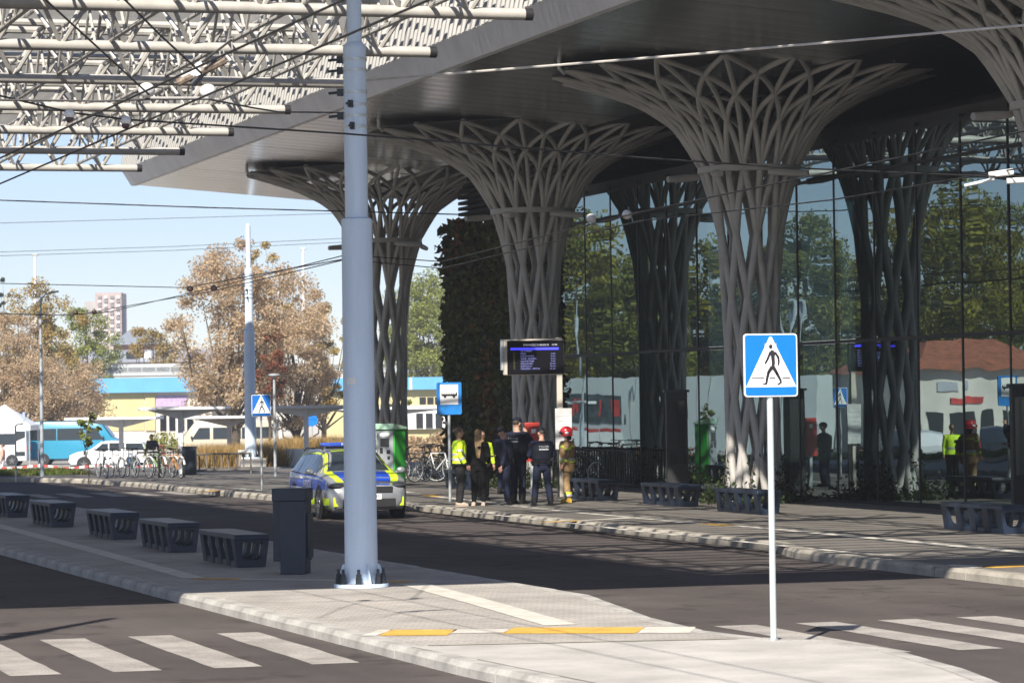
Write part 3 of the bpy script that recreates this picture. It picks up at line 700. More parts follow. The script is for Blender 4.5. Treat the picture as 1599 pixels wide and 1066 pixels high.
crossing_panel(s2, .86, 2.26, M_blue)
BS = gp(703, 783, .145)
s3 = thing('bus_stop_sign', 'blue bus stop sign with black bus on white, beside the yellow jacketed person', 'road sign', (BS.x, BS.y, .142), R(-6))
MB().tube([(0, 0, 0), (0, 0, 2.75)], .034, 12).build('post', M_galv, s3)
pn = link('sign_panel', None, s3, (0, -.05, 2.38))
b = MB(); b.prism(rrect(.58, .74, .04), 0, .03, lambda p: Vector((p.x, p.z, p.y))); b.build('back_plate', mat('bus_sign_blue', (.015, .19, .55), .4), pn, smooth=False)
b = MB(); sheet_xz(b, rrect(.42, .46, .01), -.004); 
for o in b.v[:]: pass
f = b.build('white_field', M_refw, pn, smooth=False); f.location.z = .09
b = MB(); y = -.0075
sheet_xz(b, [(-.18, -.02), (.19, -.02), (.185, .0), (.19, .055), (.175, .065), (-.175, .065), (-.185, .05)], y)
for cx in (-.1, .11): sheet_xz(b, [(cx + .034 * math.cos(k * PI / 6), -.028 + .034 * math.sin(k * PI / 6)) for k in range(12)], y - .001)
f = b.build('bus_figure', M_symb, pn, smooth=False); f.location.z = .075
b = MB()
for k in range(6): sheet_xz(b, [(-.165 + .055 * k, .03), (-.12 + .055 * k, .03), (-.12 + .055 * k, .056), (-.165 + .055 * k, .056)], y - .0035)
f = b.build('bus_windows', M_refw, pn, smooth=False); f.location.z = .075

# ------------------------------------------------------------------ benches
def bench_rib(b, y, th, W0, W1, H):
    o = [(-W1 / 2, 0), (W1 / 2, 0), (W0 / 2, H), (-W0 / 2, H)]
    i = [(-W1 / 2 + .06, .10), (W1 / 2 - .06, .10), (W0 / 2 - .055, H - .05), (-W0 / 2 + .055, H - .05)]
    # rounded hole
    def rnd(p, r):
        out = []; n = len(p)
        for k in range(n):
            a = Vector(p[k - 1]); c = Vector(p[k]); d = Vector(p[(k + 1) % n])
            for t in (0, .33, .67, 1):
                u = c + (a - c).normalized() * r; w = c + (d - c).normalized() * r
                out.append(u * (1 - t) ** 2 + c * 2 * t * (1 - t) + w * t * t)
        return out
    inn = rnd(i, .09); out = []
    for p in inn:                       # the matching point on the outer outline
        c = Vector((0, H * .5)); d = (p - c).normalized(); best = None
        for k in range(4):
            a = Vector(o[k]); e = Vector(o[(k + 1) % 4]) - a; den = d.x * e.y - d.y * e.x
            if abs(den) < 1e-9: continue
            w = a - c; t = (w.x * e.y - w.y * e.x) / den; u = (w.x * d.y - w.y * d.x) / den
            if t > 0 and -1e-6 <= u <= 1 + 1e-6 and (best is None or t < best): best = t
        out.append(c + d * best)
    # snap to the corners
    for q in o:
        k = min(range(len(out)), key=lambda j: (out[j] - Vector(q)).length); out[k] = Vector(q)
    n = len(inn); V = []
    for yy in (y - th / 2, y + th / 2): V += [(p.x, yy, p.y) for p in out] + [(p.x, yy, p.y) for p in inn]
    F = []
    for k in range(n):
        j = (k + 1) % n
        F += [(k, j, n + j, n + k), (2 * n + j, 2 * n + k, 3 * n + k, 3 * n + j), (j, k, 2 * n + k, 2 * n + j), (n + k, n + j, 3 * n + j, 3 * n + k)]
    b._add(V, F)
BL, BH = 2.42, .47
bench0 = None
def bench(label, loc, rz, grp):
    global bench0
    if bench0 is None:
        t = thing('bench', label, 'bench', loc, rz, grp)
        b = MB(); b.side([(-BL / 2, BH - .075), (-BL / 2 + .03, BH), (BL / 2 - .03, BH), (BL / 2, BH - .075)], -.26, .26); b.build('seat', M_char, t, bevel=.012)
        me = MB(); bench_rib(me, 0, .22, .52, .40, BH - .06); me = me.mesh('rib', M_char, ang=30)
        for k in range(5): link('rib', me, t, (0, -BL / 2 + .15 + k * (BL - .30) / 4, .0))
        b = MB(); 
        for s in (-1, 1): b.box((s * .165, 0, .04), (.06, BL - .3, .08))
        b.build('runner', M_char, t)
        bench0 = t
    else:
        t = dup(bench0, loc, rz, label); t['group'] = grp
    return t
G1 = 'dark slotted benches on the bus island'; G2 = 'dark slotted benches on the platform'
for (px, py), lb in (((386, 884), 'dark blue slotted bench next to the litter bin, nearest on the island'), ((281, 861), 'second dark slotted bench from the litter bin on the island'),
                     ((190, 841), 'middle one of five dark slotted benches on the island'), ((94, 822), 'fourth dark slotted bench from the litter bin on the island'),
                     ((24, 807), 'farthest island bench, cut by the left frame edge')):
    p = gp(px, py, .13); bench(lb, (p.x, p.y + .9, .132), R(0.5), G1)
for (px, py), lb in (((944, 781), 'dark platform bench just right of the firefighter'), ((1068, 790), 'dark platform bench in front of the black pylon'),
                     ((1192, 802), 'dark platform bench before the column behind the crossing sign'), ((1572, 832), 'dark platform bench at the right frame edge before the glass'),
                     ((742, 764), 'dark blue bench behind the long haired woman, far on the platform')):
    p = gp(px, py, .14); bench(lb, (p.x, p.y + .85, .142), R(0), G2)

# ------------------------------------------------------------------ litter bin
p = gp(462, 896, .13)
bn = thing('litter_bin', 'tall dark blue steel litter bin standing on the island beside the benches', 'litter bin', (p.x + .02, p.y + .26, .132), R(-17 - 8))
b = MB(); b.box((0, 0, .60), (.46, .42, .86)); b.build('body', M_char, bn, bevel=.008)
b = MB(); b.box((.05, -.03, .08), (.34, .40, .16)); b.build('plinth', M_char, bn, bevel=.006)
b = MB(); b.box((.06, -.245, .50), (.36, .05, 1.0)); b.build('door', M_char, bn, bevel=.006)
b = MB(); b.box((.01, -.02, 1.09), (.48, .50, .17)); b.build('hood', M_char, bn, bevel=.008)
b = MB(); b.box((.245, .0, .52), (.03, .34, .62)); b.build('side_panel', M_char, bn, bevel=.005)

# ------------------------------------------------------------------ ticket machine
p = gp(611, 759, .14)
tm = thing('ticket_machine', 'tall green ticket machine with silver front under a sloping cap by the far column', 'ticket machine', (p.x + .1, p.y + .35, .142), R(-52))
M_gr = mat('machine_green', (.04, .36, .05), .4, var=.05); M_sil = mat('machine_silver', (.34, .36, .38), .4, .3, var=.12)
MB().box((0, 0, .78), (.62, .50, 1.56)).build('cabinet', M_gr, tm, bevel=.012)
b = MB(); b.side([(-.33, 1.56), (.29, 1.56), (.29, 1.62), (-.33, 1.72)], -.34, .34); b.build('cap', mat('cap_grey_green', (.35, .55, .42), .35), tm, bevel=.008)
MB().box((0, -.262, .80), (.56, .03, 1.44)).build('front_panel', M_sil, tm, bevel=.006)
for (x, z, w, h, m) in ((.0, 1.2, .30, .24, M_gdark), (-.12, .98, .1, .16, M_blk), (.12, .94, .12, .10, M_blk), (.13, .78, .09, .09, M_blk), (-.1, .40, .16, .14, M_blk), (.0, 1.42, .34, .08, M_refw)):
    MB().box((x, -.28, z), (w, .012, h)).build('control_panel' if m is not M_gdark else 'screen', m, tm, smooth=False)
# ------------------------------------------------------------------ departure screen on its post
p = dp(876, 770, 76.5); 
ds = thing('departure_screen', 'black departure screen with blue header row, hung on a cream post', 'information display', (p.x, p.y, .142), R(-10))
M_cream = mat('cream_metal', (.55, .50, .43), .4, .2, var=.04)
MB().box((0, 0, 1.9), (.13, .13, 3.8)).build('post', M_cream, ds, bevel=.01)
MB().box((-.62, .0, 3.34), (1.46, .17, .86)).build('casing', M_cream, ds, bevel=.03)
M_scr = mat('screen_black', (.004, .004, .007), .6, var=0, spec=.08)
sc = MB().box((-.58, -.092, 3.33), (1.36, .02, .80)).build('screen', M_scr, ds, bevel=.03)
M_sblu = mat('screen_blue', (.05, .05, .85), .4, var=0, emit=.55); M_stx = mat('screen_text', (.16, .17, .42), .4, var=0, emit=.5); M_sty = mat('screen_olive', (.14, .14, .03), .4, var=0, emit=.25)
MB().box((-.60, -.105, 3.535), (1.16, .004, .055)).build('header_row', M_sblu, sc, smooth=False)
M_shd = mat('screen_header_text', (.38, .38, .45), .4, var=0, emit=.5)
txt('DWORZEC LUBLIN 03', .062, M_shd, sc, (-.56, -.104, 3.625), (PI / 2, 0, 0)); txt('10:46', .06, M_shd, sc, (-.12, -.104, 3.63), (PI / 2, 0, 0))
for k, (s_, e_) in enumerate((('OS. PORĘBA', ''), ('FELIN', '2 min'), ('PARYSOWSKA', '5 min'), ('ZANA - LECLERC', '8 min'), ('CHOINY PARK', '9 min'), ('WĘGLIN PŁD.', '12 min'), ('KLEPACZ 2P', '14 min'), ('PANCERN. - SZPITAL', '15 min'))):
    z = 3.48 - .06 * k
    txt(s_, .05, M_stx, sc, (-.94, -.104, z), (PI / 2, 0, 0), align='LEFT')
    if e_: txt(e_, .05, M_stx, sc, (-.1, -.104, z), (PI / 2, 0, 0), align='RIGHT'); txt('0%d' % (k + 2), .05, M_sty, sc, (-1.12, -.104, z), (PI / 2, 0, 0), align='LEFT')
MB().box((-1.375, -.02, 3.4), (.07, .16, .74)).build('side_bracket', M_galv, ds, bevel=.01)
nb = thing('notice_board', 'white notice board at the foot of the cream screen post, behind the firefighter', 'notice board', (p.x + .05, p.y - .12, .142), R(-10))
MB().box((0, 0, 1.62), (.40, .05, .98)).build('board', mat('board_pale', (.50, .50, .50), .5), nb, bevel=.008)
for k in range(6): MB().box((-.02, -.03, 1.95 - .12 * k), (.28, .004, .05)).build('printed_block', mat('pale_print', (.55, .56, .58), .6), nb, smooth=False)
for s in (-1, 1): MB().tube([(s * .15, .0, 0), (s * .15, 0, 1.15)], .025, 8).build('leg', M_blk, nb)
# red hydrant cabinet fixed at the column
p = dp(831, 700, 79)
hc = thing('hydrant_cabinet', 'red fire cabinet standing before the tree column behind the officers', 'fire cabinet', (p.x, p.y, .142), R(-12))
M_red = mat('fire_red', (.42, .03, .022), .45, var=.06)
MB().box((0, 0, 1.28), (.36, .22, .96)).build('cabinet', M_red, hc, bevel=.01)
MB().box((0, 0, .4), (.10, .1, .8)).build('stand', M_galv, hc, bevel=.005)
MB().box((.03, -.115, 1.55), (.12, .01, .10)).build('pictogram', M_refw, hc, smooth=False)
MB().box((.0, -.115, 1.05), (.30, .012, .40)).build('door', M_red, hc, bevel=.003)
# dark information pylons near the glass
for px, py, d, w, lb in ((1058, 770, 75.5, .5, 'charcoal information pylon against the glass, left of the crossing sign'), (1606, 800, 61.5, .62, 'charcoal information pylon at the far right frame edge')):
    p = dp(px, py, d)
    py_ = thing('information_pylon', lb, 'pylon', (p.x, p.y, .142), R(-12), 'charcoal pylons before the glass')
    MB().box((0, 0, 1.24), (w, .22, 2.42)).build('body', M_blk, py_, bevel=.01); MB().box((0, 0, 2.48), (w + .1, .28, .06)).build('cap', M_char, py_, bevel=.008)
    MB().box((0, -.115, 1.5), (w - .1, .012, 1.5)).build('screen', M_gdark, py_, smooth=False)

# ------------------------------------------------------------------ railings
def railing(label, a, c, h, m, gap=.16, nm='railing', zb=.14):
    a = Vector(a); c = Vector(c); d = c - a; L = d.length; t = thing(nm, label, 'railing', (a.x, a.y, zb), math.atan2(d.y, d.x))
    for z in (h, .12): MB().tube([(0, 0, z), (L, 0, z)], .03, 8).build('rail', m, t)
    me = MB().tube([(0, 0, .12), (0, 0, h)], .016 if gap < .23 else .028, 6).mesh('bar', m); k = int(L / gap)
    pm_ = MB().tube([(0, 0, 0), (0, 0, h)], .03, 8).mesh('post', m)
    for i in range(k + 1): link('bar' if i % 8 else 'post', me if i % 8 else pm_, t, (i * L / k, 0, 0))
    return t
a = dp(896, 758, 81); c = dp(996, 762, 78.6)
railing('black railing right of the firefighter in front of the glass', (27.0, 84.0, 0), (27.0, 77.0, 0), .98, M_blk, .2)
M_rail = mat('grey_brown_rail', (.22, .20, .18), .5, .3)
a = dp(300, 745, 106); c = dp(392, 745, 107)
rl = railing('grey railing left of the second grey pole, dry grass behind', a, c, .66, M_rail, .24)

# ------------------------------------------------------------------ bicycles
def bicycle(label, loc, rz, mframe, grp=None):
    t = thing('bicycle', label, 'bicycle', loc, rz, grp)
    wm = MB(); wm.lathe([(.325, -.018), (.345, -.012), (.35, 0), (.345, .012), (.325, .018), (.318, 0), (.325, -.018)], 28)
    tyre = wm.mesh('tyre', M_tyre)
    rm = MB(); rm.lathe([(.300, -.01), (.318, -.012), (.318, .012), (.300, .01), (.300, -.01)], 28); rm.tube([(0, 0, -.04), (0, 0, .04)], .022, 8)
    for k in range(12):
        a = 2 * PI * k / 12; rm.tube([(0, 0, .025 * (-1) ** k), (.305 * math.cos(a), .305 * math.sin(a), 0)], .003, 4, caps=False)
    rim = rm.mesh('rim', M_galv)
    for y in (-.52, .54):
        w = link('wheel', tyre, t, (0, y, .35), (0, PI / 2, 0)); link('rim', rim, w)
    b = MB(); BB = (0, -.08, .30); ST = (0, -.22, .78); HT_ = (0, .36, .80); HB_ = (0, .40, .66); RA = (0, -.52, .35)
    for a, c, r in ((BB, ST, .017), (ST, HT_, .017), (HB_, BB, .02), (HT_, HB_, .02), (RA, BB, .012), (RA, ST, .011)): b.tube([a, c], r, 8)
    b.build('frame', mframe, t)
    b = MB(); b.tube([HB_, (0, .44, .56)], .018, 8)
    for s in (-1, 1): b.tube([(0, .43, .6), (s * .05, .45, .55), (s * .05, .54, .35)], .012, 6)
    b.build('fork', mframe, t)
    b = MB(); b.tube([HT_, (0, .34, .98)], .014, 8); b.tube([(-.29, .22, 1.0), (-.12, .33, 1.0), (.12, .33, 1.0), (.29, .22, 1.0)], .014, 8); b.build('handlebar', M_blk, t)
    b = MB(); b.tube([ST, (0, -.25, .93)], .013, 8); b.ell((0, -.27, .955), (.07, .13, .03), 10, 6); b.build('saddle', M_blk, t)
    b = MB(); b.lathe([(.001, -.004), (.085, -.004), (.085, .004), (.001, .004)], 18); o = b.build('chainring', M_dark, t); o.location = (.045, -.08, .30); o.rotation_euler = (0, PI / 2, 0)
    for s, y, z in ((1, .06, .22), (-1, -.22, .38)): MB().tube([(s * .05, -.08, .30), (s * .07, y, z), (s * .12, y, z)], .009, 6).build('crank', M_dark, t); MB().box((s * .11, y, z), (.09, .07, .02)).build('pedal', M_dark, t)
    return t
MF = {k: mat('bike_' + k, c, .35, .1, var=.05) for k, c in dict(white=(.75, .76, .78), blue=(.10, .22, .42), black=(.02, .02, .022), red=(.4, .05, .04), green=(.2, .4, .12), silver=(.5, .5, .5), orange=(.6, .25, .06)).items()}
def basket_bike(t):
    b = MB()
    for z in (.74, .82, .92): b.tube([(-.14, .42, z), (.14, .42, z), (.16, .68, z), (-.16, .68, z), (-.14, .42, z)], .008, 5)
    for x in (-.15, -.05, .05, .15): b.tube([(x, .68, .74), (x, .70, .94)], .006, 4)
    b.build('basket', M_white, t)
    b = MB(); b.lathe([(.39, -.03), (.41, -.03), (.41, .03), (.39, .03)], 12, a0=.3, a1=PI * .9); o = b.build('mudguard', M_white, t); o.location = (0, -.52, .35); o.rotation_euler = (PI / 2, 0, PI / 2)
GB = 'hire bicycles parked by the shelters'
bk = []
for i, (px, c, ang, lb) in enumerate(((160, 'white', 62, 'leftmost white bicycle in the sunny row by the shelter'), (182, 'white', 70, 'white bicycle second from the left in the sunny row'), (205, 'blue', 60, 'blue framed bicycle left of the crouching man'),
                                 (222, 'white', 75, 'white bicycle directly in front of the crouching man'), (246, 'green', 66, 'green framed bicycle right of the crouching man'), (262, 'red', 72, 'red framed bicycle beside the black cabinet rack'), (276, 'orange', 64, 'orange framed bicycle nearest the black cabinet'))):
    p = gp(px, 746 - (i % 3), .145); t = bicycle(lb, (p.x, p.y, .142), R(ang - 58), MF[c], GB); t.scale = (.92,) * 3
    basket_bike(t)
GD = 'bicycles parked in the shade by the ticket machine'
for i, (px, c, ang, lb) in enumerate(((652, 'black', -120, 'black bicycle just right of the green ticket machine'), (668, 'black', -60, 'dark bicycle in the middle of the shaded rack'), (684, 'white', 205, 'bicycle with a white frame next to the bus stop post'), (672, 'black', 150, 'dark bicycle leaning behind the white framed one'))):
    p = gp(px, 752 - 3 * (i == 3), .145); t = bicycle(lb, (p.x, p.y, .142), R(ang), MF[c], GD); t.rotation_euler = (0, R(4), R(ang)); t.scale = (1.05,) * 3
for i, (y, lb) in enumerate(((82.5, 'black bicycle against the railing, nearest the ivy wall'), (80.3, 'black bicycle against the railing, nearest the pylon'))):
    bicycle(lb, (26.75, y, .142), R(8 + 20 * i), MF['black'], 'bicycles at the black railing')
# hoop racks
def hoop(label, p, rz, m=M_blk):
    t = tag(MB().tube([(-.4, 0, 0), (-.4, 0, .7), (-.33, 0, .8), (.33, 0, .8), (.4, 0, .7), (.4, 0, 0)], .03, 8).build('bicycle_rack', m, None, loc=p, rz=rz), label, 'bike rack', 'black hoop bicycle racks'); t['kind'] = 'thing'; return t
for px, lb in ((232, 'black hoop rack among the sunny bicycles left of the cabinet'), (268, 'black hoop rack closest to the black cabinet')):
    p = gp(px, 745, .145); hoop(lb, (p.x, p.y, .142), R(-17))
# ------------------------------------------------------------------ people
def remesh(me, vox, it=3):
    o = bpy.data.objects.new('tmp_body', me); COL.objects.link(o)
    m = o.modifiers.new('r', 'REMESH'); m.mode = 'VOXEL'; m.voxel_size = vox; m.use_smooth_shade = True
    s = o.modifiers.new('s', 'SMOOTH'); s.factor = .5; s.iterations = it
    r = bpy.data.meshes.new_from_object(o.evaluated_get(bpy.context.evaluated_depsgraph_get()))
    bpy.data.objects.remove(o); return r
def ering(cx, cy, z, rx, ry, n=18, tw=0., pw=1.):
    out = []
    for k in range(n):
        a = 2 * PI * k / n; c, s = math.cos(a), math.sin(a)
        x = rx * math.copysign(abs(c) ** pw, c); y = ry * math.copysign(abs(s) ** pw, s)
        out.append(Vector((cx + x * math.cos(tw) - y * math.sin(tw), cy + x * math.sin(tw) + y * math.cos(tw), z)))
    return out
def hand(b, wrist, elbow, side, palm=None):
    wv = Vector(wrist); d = (wv - Vector(elbow)).normalized(); up = Vector((0, 1, 0)); sd = d.cross(up)
    if sd.length < .2: up = Vector((0, 0, 1)); sd = d.cross(up)
    sd.normalize(); fr = sd.cross(d).normalized()        # fr: towards the thumb side
    b.tube([wv - d * .02, wv + d * .03, wv + d * .085], [.026, .034, .034], 8, flat=.55)
    for k, L in enumerate((.066, .076, .072, .056)):
        o = wv + d * .078 + fr * (.027 - .018 * k); cu = -sd * side
        b.tube([o - d * .02, o + d * L * .45, o + d * L * .8 + cu * .012, o + d * L + cu * .03], [.0095, .0095, .0085, .007], 6)
    o = wv + d * .03 + fr * .03
    b.tube([o - fr * .012, o + fr * .018 + d * .025, o + fr * .022 + d * .06], [.0115, .0105, .008], 6)
def person(label, loc, rz, H=1.75, stance=.10, lean=0., head=(0, 0), arms=None, legs=None, top=None, bot=None, shoe=None, hair=None, hairc=None, cap=None, girth=1., long_top=.0, extra=None, group=None, fem=False, vox=.013, kneel=False, skin=None):
    t = thing('person', label, 'person', loc, rz, group); S = H / 1.75; t.scale = (S, S, S); sk = skin or M_skin
    sw = .185 if fem else .205
    def L(y, z): return y + lean * max(0, z - .92)       # forward bend of the trunk
    tors = [(.80, .145, .10), (.92, .168 if not fem else .172, .115), (1.05, .145 if not fem else .13, .105), (1.20, .165 if not fem else .14, .118), (1.34, .178 if not fem else .155, .118), (1.42, .15, .10), (1.465, .085, .072)]
    arms = arms or [((-.27, -.03, 1.14), (-.29, .05, .89)), ((.27, -.03, 1.14), (.29, .05, .89))]
    legs = legs or [((-stance, .03, .50), (-stance - .01, -.01, .085)), ((stance, .03, .50), (stance + .01, -.01, .085))]
    hy = L(0, 1.5); hx, hyaw = head
    nod = Matrix.Rotation(hyaw, 3, 'Z') @ Matrix.Rotation(-hx, 3, 'X')
    def hd(p): return nod @ Vector(p) + Vector((0, hy + .01, 1.54))
    def trunk(b, inf, z0=.78, z1=1.47):
        b.loft([ering(0, L(0, z), z, (rx + inf) * girth, (ry + inf) * girth, 18, 0, .85) for z, rx, ry in tors if z0 - .01 <= z <= z1])
    def armset(b, inf, upto=1.):
        for s, (el, wr) in zip((-1, 1), arms):
            sh = Vector((s * sw, L(0, 1.4), 1.395)); el_, wr_ = Vector(el), Vector(wr)
            e2 = el_ + (wr_ - el_) * upto
            b.tube([Vector((s * .10, L(0, 1.4), 1.40)), sh, sh.lerp(el_, .35), el_, el_.lerp(e2, .4), e2], [(.062 + inf) * girth, .062 + inf, .054 + inf, .043 + inf, .042 + inf, (.03 + inf)], 10)
    def legset(b, inf, down=.085, flare=0.):
        for s, (kn, an) in zip((-1, 1), legs):
            hp = Vector((s * .088, 0, .90)); kn, an = Vector(kn), Vector(an)
            fa = (kn.z - down) / max(.01, kn.z - an.z); a2 = kn + (an - kn) * min(1, max(fa, 0) if kn.z > an.z + .05 else 1)
            b.tube([hp + Vector((0, 0, .04)), hp.lerp(kn, .25), hp.lerp(kn, .6), kn, kn.lerp(a2, .35), a2], [.086 + inf, .088 + inf, .072 + inf, .058 + inf, .058 + inf + flare * .4, .04 + inf + flare], 12)
    b = MB(); trunk(b, 0); armset(b, 0); legset(b, 0)
    b.tube([Vector((0, L(0, 1.4), 1.41)), hd((0, -.01, .0))], [.062, .055], 10)
    b.tube([hd((0, -.012, -.05)), hd((0, -.005, .06))], [.054, .052], 10)
    b.ell(hd((0, 0, .105)), (.075, .096, .108), 14, 10, nod); b.ell(hd((0, .032, .05)), (.052, .055, .052), 10, 8, nod)
    b.ell(hd((0, .098, .085)), (.014, .022, .022), 8, 6, nod)
    for s in (-1, 1): b.ell(hd((s * .078, -.01, .09)), (.012, .024, .034), 8, 6, nod)
    for s, (kn, an) in zip((-1, 1), legs):
        an = Vector(an); b.tube([an + Vector((0, -.04, -.045)), an + Vector((0, .05, -.045)), an + Vector((0, .16, -.055))], [.035, .038, .026], 8)
    me = remesh(b.mesh('body', sk), vox)
    h = MB(); 
    for s, (el, wr) in zip((-1, 1), arms): hand(h, wr, el, s)
    hm = h.mesh('hand', sk)
    import bmesh
    bm = bmesh.new(); bm.from_mesh(me); bm.from_mesh(hm); bm.to_mesh(me); bm.free()
    for p in me.polygons: p.use_smooth = True
    body = link('body', me, t)
    f = MB()
    for s in (-1, 1): MB().ell(hd((s * .031, .089, .108)), (.010, .006, .006), 8, 5, nod).build('eye', M_symb, t)
    f = MB(); f.ell(hd((0, .088, .045)), (.024, .006, .006), 8, 5, nod); f.build('mouth', mat('lips', (.30, .10, .09), .5), t)
    if bot:
        b = MB(); legset(b, .02, .06, .012 if not bot.get('slim') else -.004); trunk(b, .012, .78, 1.0)
        link('trousers', remesh(b.mesh('trousers', bot['m']), vox), t)
    if top:
        b = MB(); z0 = .78 if top.get('long') else .9
        rings = [ering(0, L(0, z), z, (rx + top.get('puff', .028)) * girth, (ry + top.get('puff', .028)) * girth, 18, 0, .85) for z, rx, ry in tors if z >= z0]
        if top.get('long'): rings.insert(0, ering(0, L(0, .7), .72, .205 * girth, .155 * girth))
        b.loft(rings); armset(b, .018, .93)
        link('jacket', remesh(b.mesh('jacket', top['m']), vox), t)
    b = MB()
    for s, (kn, an) in zip((-1, 1), legs):
        an = Vector(an); hgt_ = shoe.get('h', .0) if shoe else 0
        b.tube([an + Vector((0, -.07, -.042)), an + Vector((0, .0, -.040)), an + Vector((0, .08, -.044)), an + Vector((0, .185, -.056))], [.044, .05, .048, .030], 10)
        b.box(an + Vector((0, .055, -.076)), (.088, .27, .02))
        if hgt_: b.tube([an + Vector((0, -.01, -.03)), an + Vector((0, -.005, hgt_))], [.06, .075], 10)
    if shoe:
        h2 = len(b.v) // 2; 
        for q in range(2):
            s1 = MB(); s1.v = b.v[q * h2:(q + 1) * h2]; s1.f = [tuple(i - q * h2 for i in f) for f in b.f if q * h2 <= f[0] < (q + 1) * h2]; s1.mi = [0] * len(s1.f); s1.build('shoe', shoe['m'], t)
    if hair:
        b = MB(); b.ell(hd((0, -.014, .128)), (.084, .10, .098), 14, 10, nod)
        hm_ = mat('hair_' + hair + str(round(hairc[0], 3)), hairc, .6, var=.25, scale=30)
        if hair == 'bun': b.ell(hd((0, -.12, .14)), (.045, .045, .045))
        if hair == 'long':
            b.loft([[nod @ Vector(p) + Vector((0, hy + .01, 1.54)) for p in rg] for rg in ([Vector((.075 * math.cos(a), -.05 + .055 * math.sin(a), z)) * 1 for a in [2 * PI * k / 12 for k in range(12)]] for z in (.16, .05, -.06, -.18, -.30, -.40))])
            for k in range(9):
                x = -.06 + .015 * k; b.tube([hd((x, -.09, .1)), hd((x * 1.05, -.115, -.1)), hd((x * .8, -.11, -.3)), hd((x * .5, -.10, -.46))], [.016, .018, .016, .006], 6)
        # keep the face clear
        b.v = [p for p in b.v]
        for i, p in enumerate(b.v):
            q = nod.transposed() @ (Vector(p) - Vector((0, hy + .01, 1.54)))
            if q.y > .045 and q.z < .165: q.y = .045 - .3 * (q.y - .045); b.v[i] = tuple(nod @ q + Vector((0, hy + .01, 1.54)))
        b.build('hair', hm_, t)
    if cap:
        b = MB(); b.ell(hd((0, -.005, .155)), (.088, .108, .075), 14, 8, nod); 
        if not cap.get('noPeak'): b.loft([[hd((.075 * math.cos(a), .09 + (.085 + k * 0) * math.sin(a) * .9, .14 - .012 * k)) for a in [PI * j / 8 for j in range(9)]] + [hd((.06 * math.cos(a), .06, .14 - .012 * k)) for a in [PI * j / 8 for j in range(8, -1, -1)]] for k in (0, 1)])
        b.build('cap', cap['m'], t)
    if extra: extra(t, dict(L=L, hd=hd, ering=ering, tors=tors, nod=nod, arms=arms, legs=legs, girth=girth))
    return t
def band(t, q, z, h, m, inf=.04, nm='reflective_band', z_extra=()):
    tors = q['tors']
    def at(zz):
        for (a, rx, ry), (c, sx, sy) in zip(tors[:-1], tors[1:]):
            if a <= zz <= c: f = (zz - a) / (c - a); return rx + (sx - rx) * f, ry + (sy - ry) * f
        return tors[0][1:]
    b = MB(); rg = []
    for zz in (z, z + h):
        rx, ry = at(zz); rg.append(q['ering'](0, q['L'](0, zz), zz, (rx + inf) * q['girth'], (ry + inf) * q['girth'], 24, 0, .85))
    b.loft(rg, caps=False); return b.build(nm, m, t)
def armband(t, q, side, f, h, m, r=.072, nm='sleeve_band'):
    el, wr = q['arms'][side]; a, c = Vector(el), Vector(wr); s = -1 if side == 0 else 1
    if f < 0: a, c, f = Vector((s * .2, q['L'](0, 1.4), 1.4)), Vector(el), 1 + f
    p = a.lerp(c, f); d = (c - a).normalized(); MB().tube([p - d * h / 2, p + d * h / 2], r, 12, caps=False).build(nm, m, t)
def legband(t, q, side, z, h, m, r=.092, nm='trouser_band'):
    kn, an = (Vector(v) for v in q['legs'][side]); f = (kn.z - z) / (kn.z - an.z); p = kn.lerp(an, f); MB().tube([p - Vector((0, 0, h / 2)), p + Vector((0, 0, h / 2))], r, 14, caps=False).build(nm, m, t)

M_hv = mat('hi_vis_yellow', (.55, .80, .02), .6, var=.10, scale=9, bump=.7, bscale=11); M_sil2 = mat('silver_reflective', (.50, .52, .55), .35, .3, var=.05)
M_navy = mat('navy_uniform', (.012, .016, .036), .75, var=.15, scale=8, bump=.7, bscale=13, spec=.15); M_navy2 = mat('navy_vest', (.008, .010, .018), .7, var=.15, scale=8, bump=.7, bscale=13, spec=.15)
M_bkc = mat('black_cloth', (.007, .007, .008), .9, var=.15, scale=8, bump=.7, bscale=12, spec=.1); M_gcl = mat('charcoal_cloth', (.024, .023, .024), .9, var=.15, scale=8, spec=.1)
M_boot = mat('black_boots', (.008, .008, .009), .45); M_beige = mat('pink_beige_shoes', (.42, .34, .28), .6)
M_tan = mat('fire_suit_tan', (.30, .19, .09), .8, var=.2, scale=9, bump=.8, bscale=11); M_yb = mat('yellow_boots', (.55, .34, .03), .5); M_lime = mat('lime_reflective', (.55, .62, .06), .5)
M_ltx = mat('grey_lettering', (.40, .42, .45), .5)
R_ = R0; 
def rot_to(v): return facing(v.x, v.y)
right = rot_to(R0); left = rot_to(-R0); away = rot_to(F0); toward = rot_to(-F0)
def place(px, py): p = gp(px, py, .142); return (p.x, p.y, .144)
GP = 'people talking on the platform'
def hv_extra(t, q):
    band(t, q, 1.02, .05, M_sil2, .05); band(t, q, 1.13, .05, M_sil2, .048)
    for s in (0, 1): armband(t, q, s, .35, .05, M_sil2, .068); armband(t, q, s, -.35, .05, M_sil2, .078); armband(t, q, s, .93, .07, M_bkc, .05, 'cuff')
    band(t, q, .905, .05, M_bkc, .055, 'hem')
person('person in bright yellow reflective jacket and charcoal trousers beside the bus stop post', place(718, 790), right + R(8), 1.73, .075,
       arms=[((-.265, -.02, 1.14), (-.285, .06, .90)), ((.265, -.02, 1.14), (.28, .12, .92))], top=dict(m=M_hv, puff=.045, long=False), bot=dict(m=M_gcl), shoe=dict(m=M_beige), hair='bun', hairc=(.14, .09, .06), extra=hv_extra, group=GP, fem=True)
